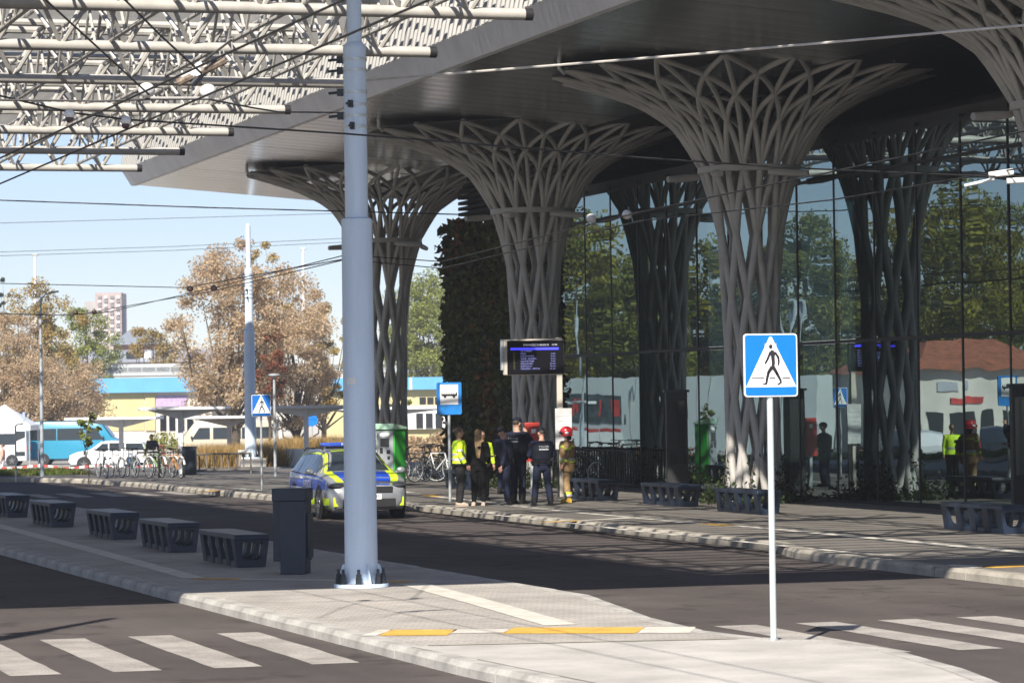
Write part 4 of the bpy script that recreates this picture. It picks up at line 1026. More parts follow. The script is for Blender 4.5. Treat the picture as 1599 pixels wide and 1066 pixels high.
person('person in black seen from behind with long blond hair and pale shoes', place(748, 789), away + R(-12), 1.68, .105, head=(.12, R(10)),
       arms=[((-.24, -.02, 1.13), (-.20, .16, .98)), ((.24, -.02, 1.13), (.20, .16, .98))], top=dict(m=M_bkc, puff=.026), bot=dict(m=M_bkc, slim=True), shoe=dict(m=M_beige), hair='long', hairc=(.36, .23, .10), group=GP, fem=True)
def hv2(t, q): band(t, q, 1.08, .05, M_sil2, .05)
person('person in dark trousers and yellow vest, mostly hidden behind the long haired woman', place(754, 780), toward + R(20), 1.60, .09, top=dict(m=M_hv, puff=.04), bot=dict(m=M_bkc), shoe=dict(m=M_boot), hair='short', hairc=(.05, .035, .03), extra=hv2, group=GP)
def cop_extra(txt_=True, vest=True):
    def f(t, q):
        tors = q['tors']; L = q['L']
        b = MB(); b.loft([q['ering'](0, L(0, z), z, (rx + .05) * q['girth'], (ry + .055) * q['girth'], 20, 0, .8) for z, rx, ry in tors if 1.0 < z < 1.43]); b.build('duty_vest', M_navy2, t)
        if txt_:
            y = L(0, 1.3) - .183 * q['girth']
            o = txt('POLICJA', .062, M_ltx, t, (0, y, 1.33), (PI / 2, 0, 0)); b2 = MB(); b2.box((0, y + .004, 1.27), (.22, .004, .03)); b2.build('reflective_label', M_ltx, t, smooth=False)
        band(t, q, .965, .05, M_bkc, .045, 'belt')
        for x, y, z in ((.21, 0, .95), (-.21, 0, .96), (.12, -.15, .98), (-.13, -.15, .98)): MB().box((x, y, z), (.06, .05, .12)).build('belt_pouch', M_bkc, t, bevel=.008)
    return f
person('police officer in navy with bowed head, seen from the side amid the group', place(793, 788), left + R(-6), 1.73, .08, lean=.10, head=(.38, 0),
       arms=[((-.25, .02, 1.12), (-.24, .10, .87)), ((.25, .10, 1.14), (.12, .30, 1.10))], top=dict(m=M_navy), bot=dict(m=M_navy), shoe=dict(m=M_boot, h=.12), hair='short', hairc=(.04, .03, .025), cap=dict(m=M_navy2), extra=cop_extra(False), group=GP, girth=1.05)
person('tallest police officer, back turned, hand raised to the face, in front of the red cabinet', place(809, 786), away + R(-25), 1.92, .09, head=(.05, R(-15)),
       arms=[((-.28, .04, 1.14), (-.13, .24, 1.05)), ((.30, .12, 1.2), (.12, .20, 1.45))], top=dict(m=M_navy), bot=dict(m=M_navy), shoe=dict(m=M_boot, h=.12), hair='short', hairc=(.05, .035, .03), cap=dict(m=M_navy2), extra=cop_extra(), group=GP, girth=1.08)
person('police officer almost hidden behind the bowed officer', place(786, 771), right + R(60), 1.63, .09, arms=[((-.27, .08, 1.14), (-.14, .28, 1.12)), ((.27, .08, 1.14), (.14, .28, 1.12))], top=dict(m=M_navy), bot=dict(m=M_navy), shoe=dict(m=M_boot, h=.12), hair='short', hairc=(.04, .03, .025), cap=dict(m=M_navy2), extra=cop_extra(False), group=GP)
person('police officer with legs apart and back to the camera, left of the firefighter', place(847, 789), away + R(14), 1.70, .16, head=(.1, R(25)),
       legs=[((-.145, .02, .50), (-.19, -.01, .085)), ((.145, .02, .50), (.19, -.01, .085))],
       arms=[((-.29, .04, 1.13), (-.12, .27, 1.08)), ((.29, .04, 1.13), (.14, .27, 1.10))], top=dict(m=M_navy), bot=dict(m=M_navy), shoe=dict(m=M_boot, h=.12), hair='short', hairc=(.05, .035, .03), cap=dict(m=M_navy2), extra=cop_extra(), group=GP, girth=1.1)
def fire_extra(t, q):
    hd, nod = q['hd'], q['nod']
    b = MB(); b.ell(hd((0, -.012, .14)), (.128, .158, .128), 18, 10, nod); b.loft([[hd((.135 * math.cos(a), -.01 + .17 * math.sin(a), .06 - .02 * k)) for a in [2 * PI * j / 20 for j in range(20)]] for k in (0, 1)]); b.build('helmet', mat('helmet_red', (.50, .02, .03), .25, coat=.5), t)
    b = MB(); b.ell(hd((0, .07, .12)), (.112, .105, .05), 14, 8, nod); b.build('visor', mat('visor_dark', (.08, .02, .02), .15), t)
    for s in (-1, 1): MB().ell(hd((s * .128, -.02, .11)), (.015, .05, .035), 10, 6, nod).build('helmet_badge', M_sil2, t)
    b = MB(); b.loft([[hd((.09 * math.cos(a), -.06 + .07 * math.sin(a), z)) for a in [2 * PI * j / 14 for j in range(14)]] for z in (.06, -.07)]); b.build('neck_guard', M_bkc, t)
    band(t, q, 1.0, .055, M_sil2, .075); band(t, q, .945, .055, M_lime, .078); band(t, q, 1.31, .05, M_lime, .065)
    for s in (0, 1):
        armband(t, q, s, -.45, .06, M_lime, .092); armband(t, q, s, .6, .05, M_lime, .08); legband(t, q, s, .22, .06, M_lime, .105); legband(t, q, s, .17, .04, M_sil2, .106)
    MB().box((.1, -.22, 1.28), (.10, .16, .08)).build('torch', M_blk, t, bevel=.01); MB().box((.0, -.17, 1.12), (.16, .08, .24)).build('radio_pouch', M_blk, t, bevel=.01)
person('firefighter in tan suit with lime bands, red helmet and yellow boots', place(887, 784), left + R(0), 1.66, .085, lean=.02, head=(.05, 0),
       arms=[((-.27, -.02, 1.14), (-.27, .10, .92)), ((.28, -.08, 1.14), (.28, -.02, .90))], top=dict(m=M_tan, puff=.062, long=True), bot=dict(m=M_tan), shoe=dict(m=M_yb, h=.10), hair=None, extra=fire_extra, group=GP, girth=1.06)
def far(px, py, d, dz=0.): p = dp(px, py, d); return (p.x, p.y, p.z + dz)
# ------------------------------------------------------------------ police estate car
ST = [(-2.30, .42, .72, .74, .82, .62), (-2.25, .30, .90, .83, 1.00, .66), (-2.12, .26, .96, .87, 1.24, .60), (-1.92, .24, .97, .885, 1.39, .575), (-1.5, .2, .96, .895, 1.445, .57), (-.8, .18, .94, .90, 1.468, .57),
      (0., .18, .93, .90, 1.47, .565), (.35, .18, .925, .90, 1.45, .56), (.62, .18, .92, .90, 1.37, .575), (.95, .18, .92, .90, 1.17, .66), (1.24, .19, .92, .895, .99, .76), (1.6, .19, .885, .885, .945, .74), (1.92, .2, .82, .87, .88, .70), (2.12, .21, .74, .83, .79, .64), (2.22, .24, .66, .76, .70, .56), (2.28, .30, .58, .66, .60, .48)]
SA = np.array(ST)
def sec(y): return [float(np.interp(y, SA[:, 0], SA[:, k])) for k in range(1, 6)]
def half(y):
    zb, zt, wb, ztop, wt = sec(y)
    if ztop - zt < .05: ztop = zt + .05
    return [(wb * .88, zb), (wb * .985, zb + .10), (wb * 1.0, (zb + zt) / 2 + .03), (wb * .985, zt - .06), (wb * .955, zt), (wt + (wb * .955 - wt) * .08, ztop - .07 * min(1, (ztop - zt) / .3)), (wt * .86, ztop - .015), (wt * .45, ztop), (0, ztop + .004)]
def side_x(y, z):
    P = half(y)
    for (x0, z0), (x1, z1) in zip(P[:-1], P[1:]):
        if z0 <= z <= z1 and z1 > z0: return x0 + (x1 - x0) * (z - z0) / (z1 - z0)
    return P[0][0] if z < P[0][1] else P[-2][0]
def top_z(y, x):
    P = half(y)[5:]; x = abs(x)
    for (x1, z1), (x0, z0) in zip(P[:-1], P[1:]):
        if x0 <= x <= x1: return z0 + (z1 - z0) * (x - x0) / max(1e-6, x1 - x0)
    return P[0][1]
def side_patch(b, s, y0, y1, zlo, zhi, off=.004, n=10, mz=3):
    rows = []
    for i in range(n + 1):
        y = y0 + (y1 - y0) * i / n; lo, hi = zlo(y), zhi(y)
        rows.append([Vector((s * (side_x(y, lo + (hi - lo) * j / mz) + off), y, lo + (hi - lo) * j / mz)) for j in range(mz + 1)])
    if s > 0: rows = rows[::-1]
    b.loft(rows, caps=False, closed=False)
def top_patch(b, y0, y1, xa, xb, off=.006, n=8, mx=8):
    rows = []
    for i in range(n + 1):
        y = y0 + (y1 - y0) * i / n; a, c = xa(y), xb(y)
        rows.append([Vector((a + (c - a) * j / mx, y, top_z(y, a + (c - a) * j / mx) + off)) for j in range(mx + 1)])
    b.loft(rows[::-1], caps=False, closed=False)
K = lambda v: (lambda y: v)
def wheel(t, x, y, r=.325, w=.21, s=1):
    wm = MB(); wm.lathe([(r * .62, -w / 2), (r * .93, -w / 2), (r, -w / 2 + .03), (r, w / 2 - .03), (r * .93, w / 2), (r * .62, w / 2)], 28)
    o = wm.build('wheel', M_tyre, t); o.location = (x, y, r); o.rotation_euler = (0, s * PI / 2, 0)
    rm = MB(); rm.lathe([(r * .63, w / 2 - .03), (r * .60, w / 2 + .002), (r * .55, w / 2 - .015), (.01, w / 2 - .05)], 28)
    for k in range(5):
        a = 2 * PI * k / 5; rm.tube([(.03 * math.cos(a), .03 * math.sin(a), w / 2 - .012), (r * .57 * math.cos(a), r * .57 * math.sin(a), w / 2 - .008)], [.04, .028], 6, flat=.5)
    link('rim', rm.mesh('rim', M_rim), o)
M_csil = mat('car_silver', (.26, .275, .30), .35, .3, var=.04, coat=.25); M_cblue = mat('police_blue', (.010, .06, .46), .35, var=.03, coat=.1, spec=.3); M_clime = mat('police_lime', (.50, .66, .02), .4, var=.03)
M_glass = mat('car_glass', (.02, .028, .034), .05, var=0, spec=.8); M_lamp = mat('headlamp_glass', (.05, .055, .065), .08, .2); M_lens = mat('blue_beacon', (.02, .06, .35), .2)
p = gp(576, 811, 0); hd_ = R(180 - 2.5)
fwd = Vector((-math.sin(hd_), math.cos(hd_), 0)); cpos = p - fwd * 2.2
car = thing('police_car', 'silver, blue and lime police estate car parked behind the large grey pole', 'police car', (cpos.x, cpos.y, 0), hd_)
ysn = [-2.30, -2.28, -2.25, -2.2, -2.12, -2.02, -1.92, -1.7, -1.5, -1.2, -.8, -.4, 0, .2, .35, .5, .62, .78, .95, 1.1, 1.24, 1.4, 1.6, 1.78, 1.92, 2.03, 2.12, 2.18, 2.22, 2.26, 2.28]
b = MB(); rg = []
for y in ysn:
    P = half(y); rg.append([Vector((x, y, z)) for x, z in P] + [Vector((-x, y, z)) for x, z in P[-2::-1]])
b.loft(rg[::-1]); b.build('body', M_csil, car)
# blue flanks, lime sills and pillars, blue bonnet with lime edges
b = MB()
for s in (-1, 1): side_patch(b, s, -2.0, 2.02, lambda y: .60 + .02 * y, lambda y: min(sec(y)[1] - .015, .93), .005, 22)
b.build('blue_flank', M_cblue, car)
b = MB()
for s in (-1, 1): side_patch(b, s, -1.75, 2.12, K(.25), lambda y: .44 + .02 * (y > 1.3), .005, 22); 
b.build('lime_sill', M_clime, car)
b = MB()
for s in (-1, 1):
    side_patch(b, s, -1.95, 1.12, lambda y: sec(y)[3] - .11 if y < .5 else sec(y)[3] - .10, lambda y: sec(y)[3] - .075, .007, 24, 2)
    top_patch(b, .45, 2.17, lambda y: s * half(y)[5][0] * .995, lambda y: s * half(y)[5][0] * (.90 if y < 1.2 else .76), .004, 16, 2)
b.build('lime_pillar_stripe', M_clime, car)
b = MB(); top_patch(b, 1.26, 2.2, lambda y: -half(y)[5][0] * .75, lambda y: half(y)[5][0] * .75, .004); b.build('blue_bonnet', M_cblue, car)
b = MB(); top_patch(b, .30, .46, lambda y: -half(y)[5][0] * .95, lambda y: half(y)[5][0] * .95, .005); b.build('lime_roof_edge', M_clime, car)
b = MB(); top_patch(b, .47, 1.2, lambda y: -half(y)[5][0] * .90, lambda y: half(y)[5][0] * .90, .007, 10, 10); b.build('windscreen', M_glass, car)
b = MB(); b.loft([[Vector((x, -2.235 - .0 * k + .19 * (z - .95) / .4 - .012, z)) for z in (1.0, 1.1, 1.2, 1.31)] for x, k in ((-.56, 0), (-.3, 1), (0, 2), (.3, 1), (.56, 0))], caps=False, closed=False); b.build('rear_window', M_glass, car)
for s in (-1, 1):
    for y0, y1 in ((-1.86, -1.18), (-1.12, -.24), (-.17, .78)):
        b = MB()
        def hi(y): return sec(y)[3] - .125 if y < .45 else max(sec(y)[1] + .05, sec(y)[3] - .13 - .03 * (y - .45))
        side_patch(b, s, y0, y1, lambda y: sec(y)[1] + .02, hi, .006, 8); b.build('side_window', M_glass, car)
    b = MB(); b.ell((s * 1.0, .88, 1.0), (.10, .06, .075), 12, 8); b.tube([(s * .86, .86, .95), (s * .98, .87, .97)], .03, 8); b.build('wing_mirror', M_csil, car)
    b = MB(); b.ell((s * .66, 2.10, .705), (.19, .16, .075), 14, 8); b.build('headlight', M_lamp, car)
    b = MB(); b.box((s * .60, 2.245, .40), (.17, .05, .07)); b.build('fog_light', M_blk, car, bevel=.02)
    b = MB(); b.box((s * .70, 2.225, .38), (.11, .04, .20)); b.build('lime_corner', M_clime, car, bevel=.015)
    for y in (-.12, .92 - 1.9): MB().box((s * .905, y + .22, .86), (.03, .16, .03)).build('door_handle', M_csil, car, bevel=.008)
    for y in (-1.36, 1.34):
        b = MB(); b.lathe([(.01, -.01), (.385, -.01), (.385, .012), (.01, .012)], 28); o = b.build('wheel_arch', M_blk, car); o.location = (s * .892, y, .34); o.rotation_euler = (0, PI / 2, 0)
        wheel(car, s * .80, y, .32, .23, s)
for s in (-1, 1):
    txt('POLICJA', .24, M_refw, car, (s * .914, .15, .72), (PI / 2, 0, s * PI / 2), ex=.001)
    b = MB()
    for z in (.63, .85): b.box((s * .905, -1.1, z), (.008, 1.3, .03))
    b.build('silver_chequer', M_refw, car, smooth=False)
b = MB(); b.box((0, 2.255, .625), (1.02, .07, .14)); b.build('grille', M_blk, car, bevel=.02)
b = MB(); b.box((0, 2.255, .35), (1.15, .06, .20)); b.build('lower_grille', M_blk, car, bevel=.02)
b = MB(); b.box((0, 2.235, .49), (1.36, .07, .075)); b.build('bumper_bar', M_csil, car, bevel=.02)
pl_ = MB().box((0, 2.285, .485), (.52, .012, .112)).build('number_plate', M_refw, car, smooth=False)
txt('1P45', .105, M_symb, pl_, (-.12, 2.2925, .485), (PI / 2, 0, PI))
b = MB()
for s in (-1, 1):
    for y0 in (-1.15, -.205, .86): side_patch(b, s, y0, y0 + .016, K(.27), lambda y: sec(y)[1] + .0, .0085, 1, 6)
    side_patch(b, s, -2.0, 1.1, lambda y: sec(y)[1] - .012, lambda y: sec(y)[1] + .006, .0085, 14, 1)
top_patch(b, 1.235, 1.255, lambda y: -half(y)[5][0] * .97, lambda y: half(y)[5][0] * .97, .009, 1); b.build('panel_gap', M_blk, car, smooth=False)
lb = MB().box((0, -.02, 1.56), (1.14, .26, .085)).build('light_bar', M_lens, car, bevel=.03)
MB().box((0, -.02, 1.50), (.9, .16, .06)).build('bar_foot', M_blk, lb, bevel=.01)
txt('POLICJA', .075, M_refw, lb, (0, .113, 1.56), (PI / 2, 0, PI))
for s in (-1, 1): MB().tube([(s * .60, -1.7, 1.41), (s * .60, -1.5, 1.47), (s * .60, .1, 1.49), (s * .585, .3, 1.455)], .014, 8).build('roof_rail', M_blk, car)
# ------------------------------------------------------------------ trees
def tree(label, base, H, rad, lm, n=8000, leaf=.24, seed=1, crown0=.28, name='tree', group=None, trunk_r=.2, clump=46, squash=1., loose=1., bare=0, poplar=False):
    g = np.random.default_rng(seed); t = thing(name, label, 'tree', base, 0, group)
    zc0, zc1 = H * crown0, H; C = []
    while len(C) < clump:
        u = g.uniform(-1, 1, 3)
        if u[0] ** 2 + u[1] ** 2 + u[2] ** 2 > 1: continue
        z = (zc0 + zc1) / 2 + u[2] * (zc1 - zc0) / 2
        w = 1.0 if not poplar else (.9 - .5 * max(0, u[2]))
        k = 1 + .22 * math.sin(3 * math.atan2(u[1], u[0]) + seed)
        C.append((u[0] * rad * w * k, u[1] * rad * w * squash * k, z))
    C = np.array(C); cr = g.uniform(.10, .24, len(C)) * rad * 1.5 * loose
    ids = g.integers(0, len(C), n); off = g.normal(0, .5, (n, 3)); ln = np.linalg.norm(off, axis=1)[:, None]
    off = off / ln * np.minimum(ln, 1.15) ; P = C[ids] + off * cr[ids][:, None] * np.array([1, 1, .8])
    P = P[P[:, 2] > zc0 * .55]
    def limbpath(c, wob):
        a = Vector((0, 0, H * crown0 * g.uniform(.6, 1.5))); c = Vector(c); m = a.lerp(c, .5) + Vector((g.normal(0, wob), g.normal(0, wob), -.06 * H * .3)); return [a, m, c]
    b = MB(); top = H * .82
    b.tube([(0, 0, -.3), (g.normal(0, .05), g.normal(0, .05), H * .12), (g.normal(0, .12), g.normal(0, .12), H * .4), (g.normal(0, .2), g.normal(0, .2), top)], [trunk_r * 1.35, trunk_r, trunk_r * .7, trunk_r * .12], 9)
    b.build('trunk', M_bark, t)
    b = MB()
    for c in C[:: max(1, len(C) // 26)]: b.tube(limbpath(c, .04 * H), [trunk_r * .38, trunk_r * .22, trunk_r * .05], 6)
    b.build('limbs', M_bark, t)
    leafcloud('crown', P, None, leaf, lm, t); return t
M_bark = mat('bark', (.09, .07, .05), .9, var=.25, scale=5, bump=.5, bscale=20)
LB = leafmat('leaves_beige_brown', (.56, .43, .285), (.45, .335, .215), .35, .5, .3); LO = leafmat('leaves_orange_olive', (.42, .29, .09), (.27, .20, .06), .3)
LG = leafmat('leaves_yellow_green', (.28, .30, .07), (.18, .21, .045), .3); LY = leafmat('leaves_olive', (.20, .19, .03), (.11, .125, .025), .3); LR = leafmat('leaves_rust', (.28, .10, .05), (.16, .07, .04), .4)
LD = leafmat('leaves_dark_green', (.035, .055, .014), (.022, .034, .010), .3); LQ = leafmat('leaves_gold_green', (.30, .25, .03), (.12, .14, .025), .25)
def gpos(px, d): 
    q = dp(px, 600, d); return (q.x, q.y, gz(q.y))
def ztop(px, py, d): return dp(px, py, d).z
def vtree(label, px, ytop, wpx, d, lm, n, **k):
    n = int(n * 3.2); k['leaf'] = k.get('leaf', .24) * .6; k['clump'] = int(k.get('clump', 40) * 1.6); k['loose'] = k.get('loose', 1.) * .85
    b0 = gpos(px, d); H = ztop(px, ytop, d) - b0[2]; return tree(label, b0, H, wpx / 2 * d / 5000, lm, n, **k)
GT = 'autumn trees beyond the car park'
vtree('largest tree, beige brown crown just left of the big grey pole', 365, 372, 235, 188, LB, 11000, seed=3, crown0=.2, trunk_r=.28, clump=70, leaf=.26, loose=.85)
vtree('brownish tree right of the largest one, behind the second grey pole', 462, 430, 140, 196, LB, 7000, seed=11, crown0=.15, clump=44, leaf=.25)
vtree('yellow green tree filling the gap behind the big beige crown', 425, 378, 90, 230, LO, 3000, seed=5, crown0=.3, clump=30, leaf=.26, loose=.8)
vtree('rust red young tree between the beige crowns', 420, 512, 60, 186, LR, 1500, seed=6, crown0=.35, clump=20, leaf=.2, trunk_r=.1)
vtree('orange tree low against the big pole from behind', 505, 462, 90, 240, LO, 3500, seed=8, crown0=.2, clump=30, leaf=.28)
vtree('brown orange tree at the left frame edge behind the tent', 18, 492, 150, 228, LB, 6000, seed=13, crown0=.2, clump=44, leaf=.25)
vtree('broad brown tree left of the yellow shop wall', 78, 548, 165, 226, LB, 6500, seed=14, crown0=.22, clump=44, leaf=.25)
vtree('gold olive tree rising above the left roofs', 60, 440, 130, 260, LO, 5000, seed=15, crown0=.2, clump=40, leaf=.32)
vtree('yellow olive tree below the pink tower', 132, 478, 110, 300, LG, 4500, seed=16, crown0=.2, clump=36, leaf=.36)
vtree('slim green poplar top at the left frame edge', 9, 428, 40, 330, LD, 2200, seed=17, crown0=.1, clump=30, leaf=.36, poplar=True)
vtree('low ochre tree between the grey roof and the beige crown', 240, 500, 90, 330, LO, 3000, seed=18, crown0=.15, clump=26, leaf=.36)
vtree('light green tree between the far column and the ivy wall', 664, 424, 118, 300, LG, 12000, seed=19, crown0=.08, clump=90, leaf=.36, loose=1.1)
vtree('small green bush tree beside the white shop front', 614, 580, 40, 250, LG, 900, seed=21, crown0=.3, clump=14, leaf=.3, trunk_r=.08)
b0 = gp(137, 748, .15); tree('thin young tree with a small yellowish crown on the lawn', (b0.x, b0.y, .14), 2.1, .42, LG, 650, leaf=.10, seed=22, crown0=.5, clump=16, trunk_r=.022, name='sapling')
for px, d, w, h, lb, sd in ((645, 150, 60, 1.5, 'brownish hedge bush behind the shaded bicycles', 31), (690, 140, 70, 1.5, 'brownish hedge bush beside the ivy wall', 32), (255, 178, 70, 2.0, 'yellow bush left of the beige minibus', 34)):
    q = gpos(px, d); tg = thing('bush', lb, 'bush', q); r = w / 2 * d / 5000
    P = rng.normal(0, 1, (1800, 3)); P /= np.linalg.norm(P, axis=1)[:, None]; P *= rng.uniform(.4, 1, (1800, 1)) ** .6; P = P * np.array([r, r * .6, h * .6]) + np.array([0, 0, h * .5]); P = P[P[:, 2] > 0]
    leafcloud('foliage', P, None, .15, LB if sd < 33 else LG, tg); MB().tube([(0, 0, 0), (0, 0, h * .5)], .05, 6).build('stem', M_bark, tg)
# plants at the foot of the columns
for col_, lb, sd in ((C3, 'low dark leafy plants around the foot of the column behind the crossing sign', 1), (C2, 'low leafy plants around the foot of the column behind the officers', 2)):
    q = col_.location; tg = thing('column_planting', lb, 'plants', (q.x, q.y, .14)); tg.rotation_euler = (0, 0, sd)
    a = rng.uniform(0, 2 * PI, 2000); rr = .62 + np.abs(rng.normal(0, .42, 2000)); z = np.abs(rng.normal(0, .10, 2000)) * (1.6 + np.sin(a * 3 + sd)) + .02
    leafcloud('foliage', np.stack([rr * np.cos(a), rr * np.sin(a), z], 1), None, .10, LD, tg)
    for k in range(6):
        a0 = k * 1.05; b = MB(); b.tube([(.75 * math.cos(a0), .75 * math.sin(a0), 0), (.72 * math.cos(a0 + .1), .72 * math.sin(a0 + .1), .5), (.66 * math.cos(a0 + .2), .66 * math.sin(a0 + .2), .95)], [.02, .014, .005], 5); b.build('stem', M_bark, tg)
        s_ = rng.uniform(0, 1, 40); leafcloud('foliage', np.stack([.7 * np.cos(a0 + .2 * s_), .7 * np.sin(a0 + .2 * s_), s_], 1) + rng.normal(0, .06, (40, 3)), None, .09, LD, tg)
def q_area(x0, x1, py, d): a, c = dp(x0, py, d), dp(x1, py, d); return a, c
a, c = q_area(305, 400, 720, 118); blades('dry_grass', (a.x, c.x + 1, c.y - 1, a.y + 4), 9000, .85, M_dry, lambda y: gz(y) + .05, .022)
a, c = q_area(440, 545, 690, 126); blades('dry_grass', (a.x, c.x, c.y - 1, a.y + 5), 9000, .95, M_dry, lambda y: gz(y) + .25, .022)

# ------------------------------------------------------------------ bike shelters: flat wing roofs on a post
M_shl = mat('shelter_white', (.62, .64, .68), .4, var=.04)
def shelter(label, px, pyb, x0, x1, pyt, d, deep=1.6):
    q = dp(px, pyb, d); L = dp(x0, pyt, d); Rr = dp(x1, pyt, d); z = q.z; h = L.z - z; t = thing('bike_shelter', label, 'shelter', (q.x, q.y, z), math.atan2(R0.y, R0.x), 'white wing roofed shelters')
    xl = (L - Vector(q)).dot(R0); xr = (Rr - Vector(q)).dot(R0)
    MB().box(((xl + xr) / 2, 0, h - .05), (xr - xl, deep * 2, .10)).build('roof', M_shl, t, bevel=.02)
    MB().box((0, 0, (h - .1) / 2), (.17, .17, h - .1)).build('post', M_shl, t, bevel=.015)
    for s, e in ((-1, xl), (1, xr)):
        b = MB(); b._add([(0, -.05, h - .42), (e * .85, -.05, h - .10), (0, -.05, h - .10), (0, .05, h - .42), (e * .85, .05, h - .10), (0, .05, h - .10)], [(0, 1, 2), (5, 4, 3), (0, 3, 4, 1), (0, 2, 5, 3)]); b.build('bracket', M_shl, t, smooth=False)
    MB().box((0, 0, .01), (.34, .34, .03)).build('foot_plate', M_galv, t, smooth=False)
    return t
shelter('shaded wing roof shelter right above the black cabinet', 283, 745, 221, 356, 636, 107, 1.0)
shelter('wing roof shelter between the second pole and the big pole', 479, 742, 397, 556, 634, 112, 1.0)
shelter('bright wing roof shelter in front of the yellow wall, left of the black cabinet', 190, 742, 108, 250, 652, 122, 1.4)
shelter('bright wing roof shelter before the beige minibus', 359, 741, 292, 398, 650, 122, 1.4)
shelter('bright wing roof shelter seen past the ticket machine', 590, 735, 505, 712, 637, 128, 1.4)
q = dp(296, 745, 105.5); ec = thing('electrical_cabinet', 'black cabinet standing at the shelter post right of the bicycles', 'cabinet', (q.x, q.y, .142), math.atan2(R0.y, R0.x))
MB().box((0, 0, .45), (.45, .4, .90)).build('body', M_char, ec, bevel=.01); MB().box((0, -.205, .46), (.38, .012, .74)).build('door', M_char, ec, smooth=False); MB().box((0, 0, .92), (.49, .44, .03)).build('lid', M_blk, ec, smooth=False)
for x0, x1, d, lb in ((443, 536, 118, 'low white wall between the far pole and the police car'), (372, 384, 117, 'short white wall just left of the far pole')):
    A, C_ = dp(x0, 742, d), dp(x1, 742, d); v = C_ - A; lw_ = thing('low_wall', lb, 'wall', ((A.x + C_.x) / 2, (A.y + C_.y) / 2, .1), math.atan2(v.y, v.x), 'low white walls'); k = max(1, round(v.length / 1.1))
    for i in range(k): MB().box((-v.length / 2 + (i + .5) * v.length / k, 0, .33), (v.length / k - .012, .14, .66)).build('wall_panel', M_white, lw_, smooth=False)

# ------------------------------------------------------------------ vehicles on the car park
def van(label, px, pyb, d, L, H, paint, nose_right=True, cat='minibus', yaw=0., prof=None, wins=None, group=None, wdt=2.0, wb=None, nm='minibus', front=None, r=.34):
    q = dp(px, pyb, d); z = gz(q.y); ang = math.atan2(R0.y, R0.x); rz = (ang - PI / 2 if nose_right else ang + PI / 2) + yaw
    t = thing(nm, label, cat, (q.x, q.y, z), rz, group)
    P = prof or [(-.5, .13), (-.5, .55), (-.492, .93), (-.475, .985), (-.40, 1.0), (.22, 1.0), (.27, .985), (.385, .62), (.47, .52), (.495, .44), (.5, .2), (.48, .13)]
    P = [(y * L, zz * H) for y, zz in P]; b = MB(); n = len(P); rings = []
    for x, kz, ky in ((-1, .965, .985), (-.96, .99, .995), (0, 1, 1), (.96, .99, .995), (1, .965, .985)):
        rings.append([Vector((x * wdt / 2 * (1 - .09 * max(0, (zz / H - .5)) * 1), y * ky, .13 * H + (zz - .13 * H) * kz)) for y, zz in P])
    b.loft(rings); b.build('body', paint, t, bevel=.03)
    for s in (-1, 1):
        for (y0, y1, z0, z1, sl0, sl1) in (wins or [(-.46, -.17, .56, .83, 0, 0), (-.16, .10, .56, .83, 0, 0), (.13, .30, .56, .83, 0, -.07)]):
            w = MB(); xx = lambda zz: s * (wdt / 2 * (1 - .09 * max(0, zz - .5)) + .004)
            pts = [(xx(z0), y0 * L, z0 * H), (xx(z0), y1 * L, z0 * H), (xx(z1), (y1 + sl1) * L, z1 * H), (xx(z1), (y0 + sl0) * L, z1 * H)]
            w._add(pts + [(p[0] - s * .03, p[1], p[2]) for p in pts], [(0, 1, 2, 3), (0, 4, 5, 1), (1, 5, 6, 2), (2, 6, 7, 3), (3, 7, 4, 0)]); w.build('side_window', M_gdark, t, smooth=False)
        for y in (wb or (-.30, .33)):
            wheel(t, s * (wdt / 2 - .10), y * L, r, .22, s)
            o = MB().lathe([(.01, -.01), (r * 1.18, -.01), (r * 1.18, .01), (.01, .01)], 24).build('wheel_arch', M_blk, t); o.location = (s * (wdt / 2 + .002), y * L, r * 1.02); o.rotation_euler = (0, PI / 2, 0)
        MB().ell((s * (wdt / 2 - .22), .485 * L, .40 * H), (.16, .12, .10), 10, 6).build('headlight', M_lamp, t)
        MB().box((s * (wdt / 2 - .12), -.5 * L, .45 * H), (.14, .05, .35)).build('tail_light', M_red, t, bevel=.01)
        MB().box((s * (wdt / 2 + .12), .30 * L, .60 * H), (.12, .10, .22)).build('wing_mirror', M_blk, t, bevel=.02)
    fy = front or ((.275, .97), (.383, .64))
    b = MB(); (ya, za), (yb_, zb_) = fy
    b._add([(-wdt * .40, ya * L + .02, za * H), (wdt * .40, ya * L + .02, za * H), (wdt * .44, yb_ * L + .02, zb_ * H), (-wdt * .44, yb_ * L + .02, zb_ * H)], [(0, 1, 2, 3)]); b.build('windscreen', M_gdark, t, smooth=False)
    MB().box((0, .0, .14 * H), (wdt * .98, L * .96, .06)).build('skirt', M_blk, t, smooth=False)
    return t
M_teal = mat('teal_paint', (.012, .22, .36), .3, var=.04, coat=.5); M_vwh = mat('white_car_paint', (.70, .71, .72), .3, var=.03, coat=.5); M_beig = mat('beige_paint', (.42, .38, .29), .35, var=.04, coat=.4); M_dkc = mat('dark_car_paint', (.03, .04, .055), .3, coat=.5)
van('teal minibus facing right, its nose behind the white car', 118, 722, 212, 6.6, 2.85, M_teal, True, group='vehicles on the car park')
van('white and black minibus cut by the left frame edge', -12, 722, 209, 4.8, 2.5, M_vwh, False, wins=[(-.48, -.36, .25, .9, 0, 0), (-.34, .05, .55, .84, 0, 0), (.07, .28, .55, .84, 0, -.07)], group='vehicles on the car park')
SUV = [(-.5, .25), (-.5, .55), (-.47, .64), (-.40, .93), (-.33, .98), (.0, 1.), (.10, .97), (.24, .70), (.40, .62), (.485, .52), (.5, .3), (.47, .2)]
